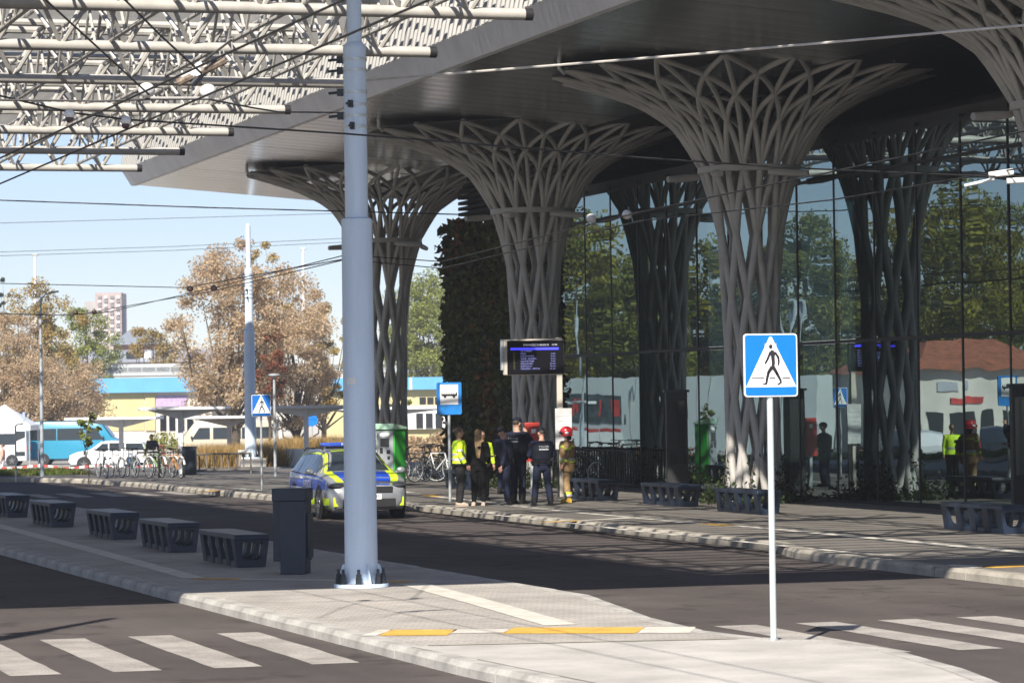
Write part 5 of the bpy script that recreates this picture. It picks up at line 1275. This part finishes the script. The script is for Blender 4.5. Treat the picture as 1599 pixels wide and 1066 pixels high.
van('white estate car facing left in front of the teal minibus', 174, 724, 184, 4.7, 1.68, M_vwh, False, 'car', prof=SUV, wins=[(-.43, -.20, .66, .9, .03, 0), (-.185, .0, .66, .92, 0, 0), (.015, .185, .66, .9, 0, -.10)], wdt=1.86, nm='parked_car', front=((.105, .95), (.235, .71)), r=.36, wb=(-.29, .31), group='vehicles on the car park')
van('beige minibus facing left behind the white shelter post', 352, 716, 208, 6.9, 2.75, M_beig, False, group='vehicles on the car park')
van('dark car parked beyond the far shelter post', 470, 705, 215, 4.4, 1.45, M_dkc, True, 'car', prof=SUV, wins=[(-.43, -.20, .66, .9, .03, 0), (-.185, .0, .66, .92, 0, 0), (.015, .185, .66, .9, 0, -.10)], wdt=1.8, nm='parked_car', front=((.105, .95), (.235, .71)), r=.33, wb=(-.29, .31), group='vehicles on the car park')
van('dark car parked right behind the big pole', 512, 702, 222, 4.4, 1.45, M_dkc, False, 'car', prof=SUV, wins=[(-.43, -.20, .66, .9, .03, 0), (-.185, .0, .66, .92, 0, 0), (.015, .185, .66, .9, 0, -.10)], wdt=1.8, nm='parked_car', front=((.105, .95), (.235, .71)), r=.33, wb=(-.29, .31), group='vehicles on the car park')
# market tent
q = dp(8, 725, 160); tt = thing('market_tent', 'white pointed tent top at the left frame edge', 'tent', (q.x, q.y, gz(q.y)), math.atan2(R0.y, R0.x))
z0 = dp(8, 664, 160).z - gz(q.y); b = MB(); w = 1.5
b._add([(-w, -w, z0), (w, -w, z0), (w, w, z0), (-w, w, z0), (0, 0, z0 + 1.05), (-w, -w, z0 - .25), (w, -w, z0 - .25), (w, w, z0 - .25), (-w, w, z0 - .25)], [(0, 1, 4), (1, 2, 4), (2, 3, 4), (3, 0, 4), (0, 5, 6, 1), (1, 6, 7, 2), (2, 7, 8, 3), (3, 8, 5, 0)]); b.build('canvas', M_white, tt, smooth=False)
for x in (-1, 1):
    for y in (-1, 1): MB().tube([(x * (w - .05), y * (w - .05), 0), (x * (w - .05), y * (w - .05), z0)], .03, 8).build('leg', M_galv, tt)
# people near the parking
q = dp(238, 700, 124); person('person in dark jacket standing low behind the sunny row of bicycles', (q.x, q.y, gz(q.y) - .0), toward + R(-15), 1.45, .1, vox=.018, lean=.15, head=(.2, 0), top=dict(m=mat('dark_navy_jacket', (.02, .025, .04), .7)), bot=dict(m=M_navy), shoe=dict(m=M_boot), hair='short', hairc=(.06, .045, .04))
q = dp(252, 690, 178); person('person in a pink shirt walking between the beige minibus and white car', (q.x, q.y, gz(q.y)), left + R(30), 1.72, .1, vox=.02, top=dict(m=mat('pink_shirt', (.55, .10, .14), .7)), bot=dict(m=M_navy), shoe=dict(m=M_boot), hair='short', hairc=(.06, .045, .04))
q = dp(4, 700, 166); person('person in light clothes cut by the left frame edge beside the white minibus', (q.x, q.y, gz(q.y)), left, 1.68, .1, vox=.02, top=dict(m=mat('peach_shirt', (.55, .32, .24), .7)), bot=dict(m=M_white), shoe=dict(m=M_boot), hair='bun', hairc=(.10, .06, .04), fem=True)

# ------------------------------------------------------------------ lamps, masts
M_lpole = mat('lamp_grey', (.42, .46, .50), .45, .3)
q = gp(66, 744, .15); h = dp(62, 472, (q - EYE).dot(F0)).z
t = thing('street_lamp', 'slim grey street lamp with curved arm on the lawn at the left', 'street lamp', (q.x, q.y, .15), math.atan2(R0.y, R0.x))
MB().tube([(0, 0, 0), (0, 0, h * .5), (0, 0, h - .25), (.04, 0, h), (.16, 0, h + .12), (.32, 0, h + .17)], [.07, .055, .042, .04, .035, .03], 12).build('pole', M_lpole, t)
MB().box((.44, 0, h + .18), (.34, .14, .05), M=Matrix.Rotation(R(-8), 3, 'Y')).build('lamp_head', M_dark, t, bevel=.015)
q = gp(430, 743, .145); t = thing('street_lamp', 'short lamp post with flat top lamp right of the far crossing sign', 'street lamp', (q.x, q.y, .14)); h = dp(430, 594, (q - EYE).dot(F0)).z
MB().tube([(0, 0, 0), (0, 0, h)], [.05, .04], 10).build('pole', M_lpole, t); MB().lathe([(.02, h - .02), (.18, h - .0), (.2, h + .03), (.16, h + .07), (.01, h + .08)], 18).build('lamp_head', M_lpole, t)
for px, py, d, lb in ((57, 398, 265, 'tall thin white floodlight mast above the left trees'), (476, 388, 265, 'tall floodlight mast beside the beige crown, right of the second pole'), (437, 452, 265, 'shorter white mast seen through the beige crown')):
    q = gpos(px, d); h = ztop(px, py, d) - q[2]; t = thing('floodlight_mast', lb, 'mast', q, math.atan2(R0.y, R0.x), 'thin white masts behind the trees')
    MB().tube([(0, 0, 0), (0, 0, h)], [.20, .11], 10).build('pole', M_white, t); MB().box((0, 0, h), (.55, .3, .16)).build('lamp_head', M_galv, t, bevel=.02)
q = gp(25, 752, .15); t = thing('signpost', 'thin white post with a small bracket at the left frame edge', 'post', (q.x, q.y, .14), math.atan2(R0.y, R0.x))
MB().tube([(0, 0, 0), (0, 0, 1.72), (.06, 0, 1.78), (.24, 0, 1.8)], .028, 8).build('post', M_white, t); MB().box((.26, 0, 2.0), (.08, .05, .28)).build('sign_box', mat('pale_blue', (.35, .45, .75), .5), t, bevel=.01)
q = dp(487, 656, 160); t = thing('round_sign', 'round blue cycle sign beyond the right wing shelter', 'road sign', (q.x, q.y, gz(q.y)), math.atan2(R0.y, R0.x)); h = q.z - gz(q.y)
MB().tube([(0, 0, 0), (0, 0, h + .4)], .04, 8).build('post', M_galv, t); MB().tube([(0, -.05, h), (0, -.07, h)], .3, 20).build('disc', M_sblue, t)
# red and white barrier tape across the lawn
b = MB(); m_r = mat('tape_red', (.55, .06, .05), .6); t = thing('barrier_tape', 'red and white barrier tape stretched across the lawn edge at the left', 'barrier tape', (0, 0, 0))
A, C_ = dp(-30, 729, 122), dp(245, 728, 122); k = 34
for w_, m_ in ((0, m_r), (1, M_white)):
    b = MB()
    for i in range(w_, k, 2):
        p0, p1 = A.lerp(C_, i / k), A.lerp(C_, (i + 1) / k); s0, s1 = -.1 * math.sin(PI * i / k * 3) ** 2, -.1 * math.sin(PI * (i + 1) / k * 3) ** 2
        b._add([(p0.x, p0.y, p0.z + s0), (p1.x, p1.y, p1.z + s1), (p1.x, p1.y, p1.z + s1 + .09), (p0.x, p0.y, p0.z + s0 + .09)], [(0, 1, 2, 3)])
    b.build('tape', m_, t, smooth=False)
for i in range(4): q = A.lerp(C_, i / 3); MB().tube([(q.x, q.y, gz(q.y) - .1), (q.x, q.y, q.z + .12)], .02, 6).build('stake', M_white, t)

# ------------------------------------------------------------------ buildings behind
def building(label, nm, cat, x0, x1, ytop, d, deep, wall, base_y=None, zt=None, group=None):
    A, C_ = dp(x0, 600, d), dp(x1, 600, d); w = (C_ - A).dot(R0); mid = (A + C_) / 2 + F0 * deep / 2; zg = gz(d); h = (zt if zt else dp((x0 + x1) / 2, ytop, d).z) - zg
    t = thing(nm, label, cat, (mid.x, mid.y, zg), math.atan2(R0.y, R0.x), group); MB().box((0, 0, h / 2 - .4), (w, deep, h + .8)).build('wall', wall, t, smooth=False)
    def xz(px, py): v = dp(px, py, d) - mid; return v.dot(R0), v.z - zg + mid.z - mid.z + 0 if False else dp(px, py, d).z - zg
    return t, xz, deep, w, h
M_yel = mat('yellow_render', (.50, .44, .24), .85, var=.05, scale=.4); M_wr = mat('white_render', (.62, .58, .52), .85, var=.08, scale=.4); M_bfas = mat('blue_fascia', (.10, .33, .60), .5, var=.05, scale=.6)
M_grf = mat('grey_metal_roof', (.40, .42, .46), .5, .2, var=.06, scale=.5); M_pink = mat('pink_render', (.46, .36, .33), .85, var=.06, scale=.1); M_con = mat('pale_concrete', (.44, .42, .40), .85, var=.1, scale=.3)
def pan(t, xz, deep, x0, x1, y0, y1, m, nm, proud=.06, th=.1):
    a, z1 = xz(x0, y0); c, z0 = xz(x1, y1); return MB().box(((a + c) / 2, -deep / 2 - proud + th / 2 - .001, (z0 + z1) / 2), (abs(c - a), th, abs(z1 - z0))).build(nm, m, t, smooth=False)
t, xz, dd, w, h = building('yellow walled shop with a blue roof band left of the big tree', 'shop_building', 'building', 62, 330, 593, 262, 14, M_wr)
pan(t, xz, dd, 55, 335, 592, 611, M_bfas, 'roof_band', .7, .8); pan(t, xz, dd, 157, 226, 613, 672, M_yel, 'wall_panel', .06); pan(t, xz, dd, 227, 243, 612, 672, M_yel, 'wall_pier', .16, .2); pan(t, xz, dd, 151, 157, 612, 672, M_yel, 'wall_pier', .16, .2)
pan(t, xz, dd, 244, 292, 618, 634, mat('lilac_banner', (.40, .30, .50), .6), 'banner', .1)
for k in range(4): pan(t, xz, dd, 250 + 14 * k, 260 + 14 * k, 648, 672, M_gdark, 'window', .08)
pan(t, xz, dd, 126, 129, 612, 672, M_con, 'wall_joint', .05)
t, xz, dd, w, h = building('yellow shop with blue band and white windows seen past the far column', 'shop_building', 'building', 500, 790, 592, 258, 14, M_yel)
pan(t, xz, dd, 495, 800, 591, 606, M_bfas, 'roof_band', .7, .8); pan(t, xz, dd, 640, 644, 590, 608, M_white, 'downpipe', .8, .1)
for k in range(5): pan(t, xz, dd, 655 + 12 * k, 665 + 12 * k, 620, 631, M_gdark, 'window', .06)
pan(t, xz, dd, 600, 760, 634, 668, M_white, 'shop_front', .5, .6)
for k in range(6): pan(t, xz, dd, 650 + 15 * k, 661 + 15 * k, 645, 668, M_gdark, 'shop_window', .56)
t, xz, dd, w, h = building('long pale roadway deck with guard rail above the blue roof bands', 'viaduct', 'viaduct', 40, 860, 583, 300, 8, M_con)
pan(t, xz, dd, 40, 860, 570.5, 572.5, M_galv, 'guard_rail', .1, .12); pan(t, xz, dd, 40, 860, 576, 577.5, M_galv, 'guard_rail', .1, .12)
for k in range(38): pan(t, xz, dd, 45 + 22 * k, 46.6 + 22 * k, 571, 583, M_galv, 'rail_post', .12, .1)
t, xz, dd, w, h = building('long low hall with grey metal roof and rooflights left of the big tree', 'warehouse', 'hall', 60, 330, 566, 370, 30, M_con)
b = MB(); b._add([(-w / 2 - 1, -dd / 2 - 1, h), (w / 2 + 1, -dd / 2 - 1, h), (w / 2 + 1, 0, h + 1.7), (-w / 2 - 1, 0, h + 1.7), (-w / 2 - 1, dd / 2, h), (w / 2 + 1, dd / 2, h)], [(0, 1, 2, 3), (3, 2, 5, 4), (0, 3, 4), (1, 5, 2)]); b.build('roof', M_grf, t, smooth=False)
for a_, c_ in ((165, 180), (192, 211), (212, 232)): pan(t, xz, dd, a_, c_, 548, 559, M_gdark if a_ == 192 else M_white, 'rooflight', -3.0, 1.2)
t, xz, dd, w, h = building('hall with pale glazed roof behind the right shop', 'warehouse', 'hall', 560, 760, 566, 360, 30, M_con)
b = MB(); b._add([(-w / 2, -dd / 2, h), (w / 2, -dd / 2, h), (w / 2, 0, h + 1.6), (-w / 2, 0, h + 1.6)], [(0, 1, 2, 3)]); b.build('roof', M_grf, t, smooth=False)
for k in range(9): pan(t, xz, dd, 600 + 16 * k, 612 + 16 * k, 553, 563, M_gdark if k % 3 else M_white, 'rooflight', -1.5, .8)
t, xz, dd, w, h = building('house with dark grey hipped roof and reddish wall below the tower', 'house', 'house', 178, 246, 538, 520, 10, mat('red_brown_wall', (.36, .16, .11), .8))
b = MB(); b._add([(-w / 2 - .5, -6, h), (w / 2 + .5, -6, h), (w / 2 + .5, 6, h), (-w / 2 - .5, 6, h), (-w / 5, 0, h + 2.6), (w / 5, 0, h + 2.6)], [(0, 1, 5, 4), (1, 2, 5), (2, 3, 4, 5), (3, 0, 4)]); b.build('roof', mat('slate_roof', (.22, .25, .29), .7), t, smooth=False)
t, xz, dd, w, h = building('distant pink and white residential tower above the left trees', 'apartment_tower', 'tower block', 150, 191, 457, 900, 12, M_pink)
pan(t, xz, dd, 128, 150, 470, 600, M_con, 'lower_wing', -4, 6)
for i in range(12):
    for j in range(4): pan(t, xz, dd, 153 + 9.6 * j, 158.5 + 9.6 * j, 462 + 6.4 * i, 466 + 6.4 * i, M_white if (i + j) % 2 else mat('far_window', (.24, .22, .22), .4), 'balcony' if (i + j) % 2 else 'window', .5, .8)
pan(t, xz, dd, 190.5, 193, 478, 540, mat('blue_grey_panel', (.16, .17, .22), .8), 'stair_panel', -2, 4)  # narrow dark blue-grey strip along the tower's right side

# ------------------------------------------------------------------ things mirrored in the glass (left of the frame)
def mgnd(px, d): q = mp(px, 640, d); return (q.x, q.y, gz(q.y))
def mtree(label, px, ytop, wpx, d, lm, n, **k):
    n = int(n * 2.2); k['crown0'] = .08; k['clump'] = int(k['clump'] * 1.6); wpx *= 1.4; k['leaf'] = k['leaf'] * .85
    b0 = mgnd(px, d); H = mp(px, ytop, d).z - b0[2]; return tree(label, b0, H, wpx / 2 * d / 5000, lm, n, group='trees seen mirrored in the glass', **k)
mtree('green and gold tree mirrored left of the second column', 905, 296, 150, 215, LQ, 9000, seed=41, clump=54, crown0=.22, leaf=.36)
mtree('olive tree mirrored between the two inner columns', 1000, 420, 130, 205, LY, 6000, seed=42, clump=44, crown0=.2, leaf=.34)
mtree('golden tree mirrored just left of the column behind the crossing sign', 1085, 345, 120, 215, LQ, 7000, seed=43, clump=48, crown0=.2, leaf=.34)
mtree('olive gold tree mirrored right of the crossing sign column', 1262, 335, 130, 210, LY, 8000, seed=44, clump=54, crown0=.2, leaf=.34)
mtree('tall gold green tree mirrored near the right frame edge', 1490, 280, 150, 215, LQ, 9000, seed=45, clump=56, crown0=.2, leaf=.36)
mtree('dark green tree mirrored behind the white house', 1575, 300, 160, 230, LY, 8000, seed=46, clump=54, crown0=.2, leaf=.36)
mtree('willow like tree mirrored right of the dark mirrored column', 1440, 420, 90, 235, LQ, 4000, seed=47, clump=34, crown0=.2, leaf=.36)
mtree('lower olive tree mirrored behind the posters', 950, 400, 150, 225, LY, 6000, seed=51, clump=44, crown0=.2, leaf=.34)
mtree('golden lower tree mirrored right of the dark mirrored column', 1345, 400, 140, 222, LQ, 6000, seed=52, clump=44, crown0=.2, leaf=.34)
mtree('dense dark tree mirrored behind the grey building', 1180, 420, 150, 225, LD, 7000, seed=48, clump=44, crown0=.2, leaf=.36)
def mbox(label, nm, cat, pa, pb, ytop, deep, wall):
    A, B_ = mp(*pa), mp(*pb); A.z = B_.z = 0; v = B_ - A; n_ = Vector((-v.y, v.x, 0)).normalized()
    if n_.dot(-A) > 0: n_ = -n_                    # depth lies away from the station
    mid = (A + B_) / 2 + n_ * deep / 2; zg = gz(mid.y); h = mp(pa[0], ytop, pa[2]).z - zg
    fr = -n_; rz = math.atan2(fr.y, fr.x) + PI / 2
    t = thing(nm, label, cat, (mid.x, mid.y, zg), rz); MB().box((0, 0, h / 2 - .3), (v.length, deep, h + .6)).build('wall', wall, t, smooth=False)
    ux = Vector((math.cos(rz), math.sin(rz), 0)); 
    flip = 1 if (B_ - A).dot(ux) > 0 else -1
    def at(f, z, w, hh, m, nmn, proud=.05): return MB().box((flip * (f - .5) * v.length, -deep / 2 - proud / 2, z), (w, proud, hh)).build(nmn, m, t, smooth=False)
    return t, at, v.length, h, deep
M_gw = mat('pale_grey_cladding', (.48, .52, .53), .6, var=.05, scale=.3)
t, at, w, h, dp_ = mbox('long pale grey clad building with red and black posters, mirrored in the glass', 'clad_building', 'building', (880, 700, 186), (1290, 700, 182.5), 590, 5, M_gw)
M_post1 = mat('poster_dark', (.05, .07, .08), .6, var=.4, scale=2); M_post2 = mat('poster_red', (.50, .05, .04), .6, var=.2, scale=1.5)
for f in (.03, .125, .20): 
    at(f, h * .63, w * .085, h * .34, M_post1, 'poster', .05); at(f + .02, h * .64, w * .018, h * .2, M_post2, 'poster_figure', .06); at(f, h * .26, w * .07, h * .2, M_white, 'notice', .05); at(f, h * .38, w * .06, h * .035, M_post2, 'notice_heading', .06)
for k in range(9): at(.28 + .08 * k, h * .5, .05, h * .98, M_con, 'cladding_joint', .03)
at(.9, h * .2, w * .08, h * .34, M_gdark, 'doorway', .04); at(.44, h * .5, w * .03, h * .3, M_gdark, 'window', .04)
q = mgnd(1085, 162); hb = thing('hedge', 'rust coloured low hedge along the mirrored road edge', 'hedge', q)
A, B_ = mp(890, 640, 170), mp(1420, 640, 146); f = rng.uniform(0, 1, 5000); P = np.stack([A.x + (B_.x - A.x) * f, A.y + (B_.y - A.y) * f, 0 * f], 1) - np.array([q[0], q[1], 0]); P += np.stack([rng.normal(0, .35, 5000), rng.normal(0, .35, 5000), np.abs(rng.normal(.35, .25, 5000))], 1)
leafcloud('foliage', P, None, .18, LR, hb); v = Vector((B_.x - A.x, B_.y - A.y, 0)); MB().tube([Vector((A.x - q[0], A.y - q[1], .15)), Vector((B_.x - q[0], B_.y - q[1], .15))], .1, 6).build('stems', M_bark, hb)
t, at, w, h, dp_ = mbox('white house with red tiled roof, mirrored at the right of the glass', 'house', 'house', (1432, 700, 182), (1680, 700, 186), 578, 9, M_wr)
b = MB(); b._add([(-w / 2 - .5, -dp_ / 2 - .6, h), (w / 2 + .5, -dp_ / 2 - .6, h), (w / 2 + .5, dp_ / 2 + .6, h), (-w / 2 - .5, dp_ / 2 + .6, h), (-w / 5, 0, h + 1.9), (w / 5, 0, h + 1.9)], [(0, 1, 5, 4), (1, 2, 5), (2, 3, 4, 5), (3, 0, 4)]); b.build('roof', mat('red_tiles', (.32, .11, .06), .8, var=.2, scale=2), t, smooth=False)
for k in range(6): at(.12 + .15 * k, h * .32, w * .09, h * .42, M_gdark, 'window', .05)
at(.3, h * .66, w * .13, h * .07, M_post2, 'shop_sign', .08); at(.62, h * .72, w * .1, h * .2, M_gdark, 'upper_window', .05); at(.2, h * .82, w * .16, h * .1, M_grf, 'shop_sign', .08)
for px, d, ang, m, lb in ((1440, 158, 20, M_vwh, 'white car mirrored before the white house'), (1392, 160, 10, M_dkc, 'dark car mirrored beside the hedge'), (1555, 155, 30, M_dkc, 'dark car mirrored at the right of the house')):
    q = mgnd(px, d); tv = van(lb, 0, 600, 100, 4.4, 1.5, m, True, 'car', prof=SUV, wins=[(-.43, -.20, .66, .9, .03, 0), (-.185, .0, .66, .92, 0, 0), (.015, .185, .66, .9, 0, -.10)], wdt=1.8, nm='parked_car', front=((.105, .95), (.235, .71)), r=.33, wb=(-.29, .31), group='cars mirrored in the glass'); tv.location = q; tv.rotation_euler = (0, 0, R(ang))
for px, py, d, lb in ((1232, 410, 170, 'pale lamp pole mirrored right of the crossing sign column'), (1255, 470, 176, 'second pale pole mirrored right of the crossing sign column'), (912, 470, 165, 'pale lamp pole mirrored beside the second column')):
    q = mgnd(px, d); h = mp(px, py, d).z - q[2]; t = thing('lamp_pole', lb, 'lamp pole', q, 0, 'pale poles mirrored in the glass'); MB().tube([(0, 0, 0), (0, 0, h)], [.12, .07], 8).build('pole', M_lpole, t); MB().box((0, .2, h), (.14, .5, .06)).build('lamp_head', M_lpole, t, smooth=False)

# ------------------------------------------------------------------ overhead wires
def wire(label, pts, r=.012, m=None, sag=.0, ins=()):
    P = [Vector(p) for p in pts]
    if len(P) == 2 and sag: P = [P[0].lerp(P[1], k / 12) - Vector((0, 0, sag * 4 * (k / 12) * (1 - k / 12))) for k in range(13)]
    o = P[0].copy(); t = thing('overhead_wire', label, 'wire', o, 0, 'overhead trolley and span wires')
    MB().tube([p - o for p in P], r, 6).build('wire', m or M_wire, t)
    for p, s, mm in ins:
        MB().ell(Vector(p) - o, (s, s, s * .9), 12, 8).build('insulator', mm, t)
    return t
ZW = 5.5
def W(px, py, z=ZW): return gp(px, py, z)
M_cab = mat('pale_cable', (.50, .48, .45), .5, .2); M_ins = mat('white_insulator', (.70, .70, .70), .3); M_insd = mat('brown_insulator', (.07, .04, .035), .4)
def trolley(label, a, c, extra=12): 
    v = (c - a).normalized(); return wire(label, [a - v * extra, a, c, c + v * extra], .011)
trolley('black trolley wire over the left lane, upper left of the pair', W(0, 247), W(530, 3), 10)
trolley('black trolley wire over the left lane, nearer the big pole', W(0, 287), W(540, 56), 10)
wire('upper of two dark trolley wires rising right past the columns', [W(165, 488), W(330, 450), W(540, 398), W(690, 412) + Vector((0, 0, .05)), W(1000, 331), W(1300, 268), W(1640, 196)], .012)
wire('lower of two dark trolley wires rising right past the columns', [W(120, 491), W(330, 455), W(540, 405), W(690, 419), W(1000, 345), W(1300, 312), W(1640, 255)], .012)
wire('dark wire along the left sky at the height of the lamp head', [dp(-20, 442, 100), dp(290, 449, 95), dp(540, 404, 70)], .014, ins=[(dp(297, 451, 95), .10, M_insd), (dp(334, 450, 92), .10, M_insd)])
wire('thicker dark wire low in the left sky ending at two clamps', [dp(-20, 489, 104), dp(95, 492, 104), dp(170, 487, 104)], .022, ins=[(dp(118, 488, 104), .09, M_insd), (dp(147, 487, 104), .09, M_insd)])
wire('long dark span wire crossing the sky just below the roof', [dp(-20, 312, 88), dp(320, 324, 88), dp(720, 335, 88), dp(780, 336, 88)], .02)
wire('faint wire high in the left sky, second below the roof', [dp(-20, 349, 150), dp(540, 333, 150)], .014)
wire('faint wire in the left sky above the mast top', [dp(-20, 394, 150), dp(270, 385, 150), dp(540, 372, 150)], .014)
wire('faint wire in the left sky touching the mast top', [dp(-20, 400, 152), dp(270, 391, 152), dp(540, 378, 152)], .014)
zt_ = dp(541, 128, 42.3); wire('pale bright cable from the big pole to the upper right corner', [zt_, dp(1070, 86, 39), dp(1620, 38, 36.5)], .016, M_cab)
wire('span wire below the girders carrying two small insulators', [dp(-20, 145, 34.5), dp(111, 176, 34.7), dp(199, 187, 35), dp(540, 209, 37), dp(703, 222, 38), dp(1000, 246, 40), dp(1230, 262, 42), dp(1560, 276, 43.5), dp(1640, 276, 44)], .012, M_wire, ins=[(dp(108, 186, 34.7), .045, M_insd), (dp(196, 196, 35), .045, M_insd), (dp(108, 178, 34.7), .06, M_ins), (dp(196, 188, 35), .06, M_ins)])
wire('horizontal wire from the pole bracket to the white discs', [dp(537, 176, 42), dp(435, 175, 39), dp(392, 168, 36), dp(325, 155, 31.8), dp(235, 155, 31.6), dp(160, 158, 31.6), dp(-20, 156, 31.6)], .011, M_wire, ins=[(dp(229, 141, 31.6), .085, M_ins), (dp(325, 143, 31.8), .085, M_ins)])
wire('thin rod pair joining the two white discs', [dp(235, 153, 31.5), dp(325, 153, 31.7)], .012, M_cab)
wire('pull off wire running up left from the first white disc', [dp(235, 150, 31.6), dp(150, 72, 30), dp(60, -10, 28)], .010)
wire('pull off wire running up left from the wire switch', [dp(315, 115, 29.5), dp(250, 55, 29), dp(185, -10, 28)], .010)
wire('short stay from the switch towards the upper right', [dp(315, 98, 29.5), dp(362, 62, 29.5)], .012)
t = thing('wire_switch', 'rusty trolley wire switch hanging where the wires cross under the canopy', 'wire switch', dp(315, 116, 29.6)); o = t.location.copy()
M_rust = mat('weathered_metal', (.22, .17, .13), .7, .3, var=.3, scale=20)
for a, c, r_, m in (((277, 130), (352, 94), .025, M_rust), ((285, 122), (340, 98), .018, M_cab), ((300, 132), (330, 100), .02, M_dark), ((306, 104), (312, 118), .03, M_ins), ((330, 96), (345, 100), .02, M_dark)):
    MB().tube([dp(*a, 29.6) - o, dp(*c, 29.6) - o], r_ * 1.5, 8).build('switch_bar', m, t)
for px, py in ((312, 103), (303, 116)): MB().ell(dp(px, py, 29.6) - o, (.045, .045, .04), 10, 6).build('insulator', M_ins, t)
for px, y0, y1 in ((343, 80, 96), (349, 78, 95), (362, 66, 95)): MB().tube([dp(px, y0, 29.6) - o, dp(px + 2, y1, 29.6) - o], .006, 5).build('hanger', M_cab, t)
t = thing('wire_clamp', 'pale metal wire clamp hanging before the glass at the right frame edge', 'wire clamp', dp(1572, 272, 43.5)); o = t.location.copy()
for a, c, r_ in (((1544, 274), (1582, 268), .045), ((1572, 283), (1625, 280), .04), ((1506, 290), (1550, 280), .02), ((1548, 270), (1550, 281), .03)): MB().tube([dp(*a, 43.5) - o, dp(*c, 43.5) - o], r_, 8).build('clamp_bar', M_white, t)
for px, py in ((923, 341), (979, 335)): 
    t = tag(MB().ell((0, 0, 0), (.10, .10, .09), 10, 8).build('wire_hanger', M_ins, loc=dp(px, py, 60)), 'small white wire hanger before the glass, %s' % ('left of the pair' if px < 950 else 'right of the pair'), 'wire hanger', 'white wire hangers'); t['kind'] = 'thing'
# litter and a leaf or two on the paving
for i, (px, py) in enumerate(((520, 962), (799, 796), (1190, 1012), (310, 905), (1395, 822), (560, 1025))):
    p = gp(px, py, .142 if py < 840 else .134)
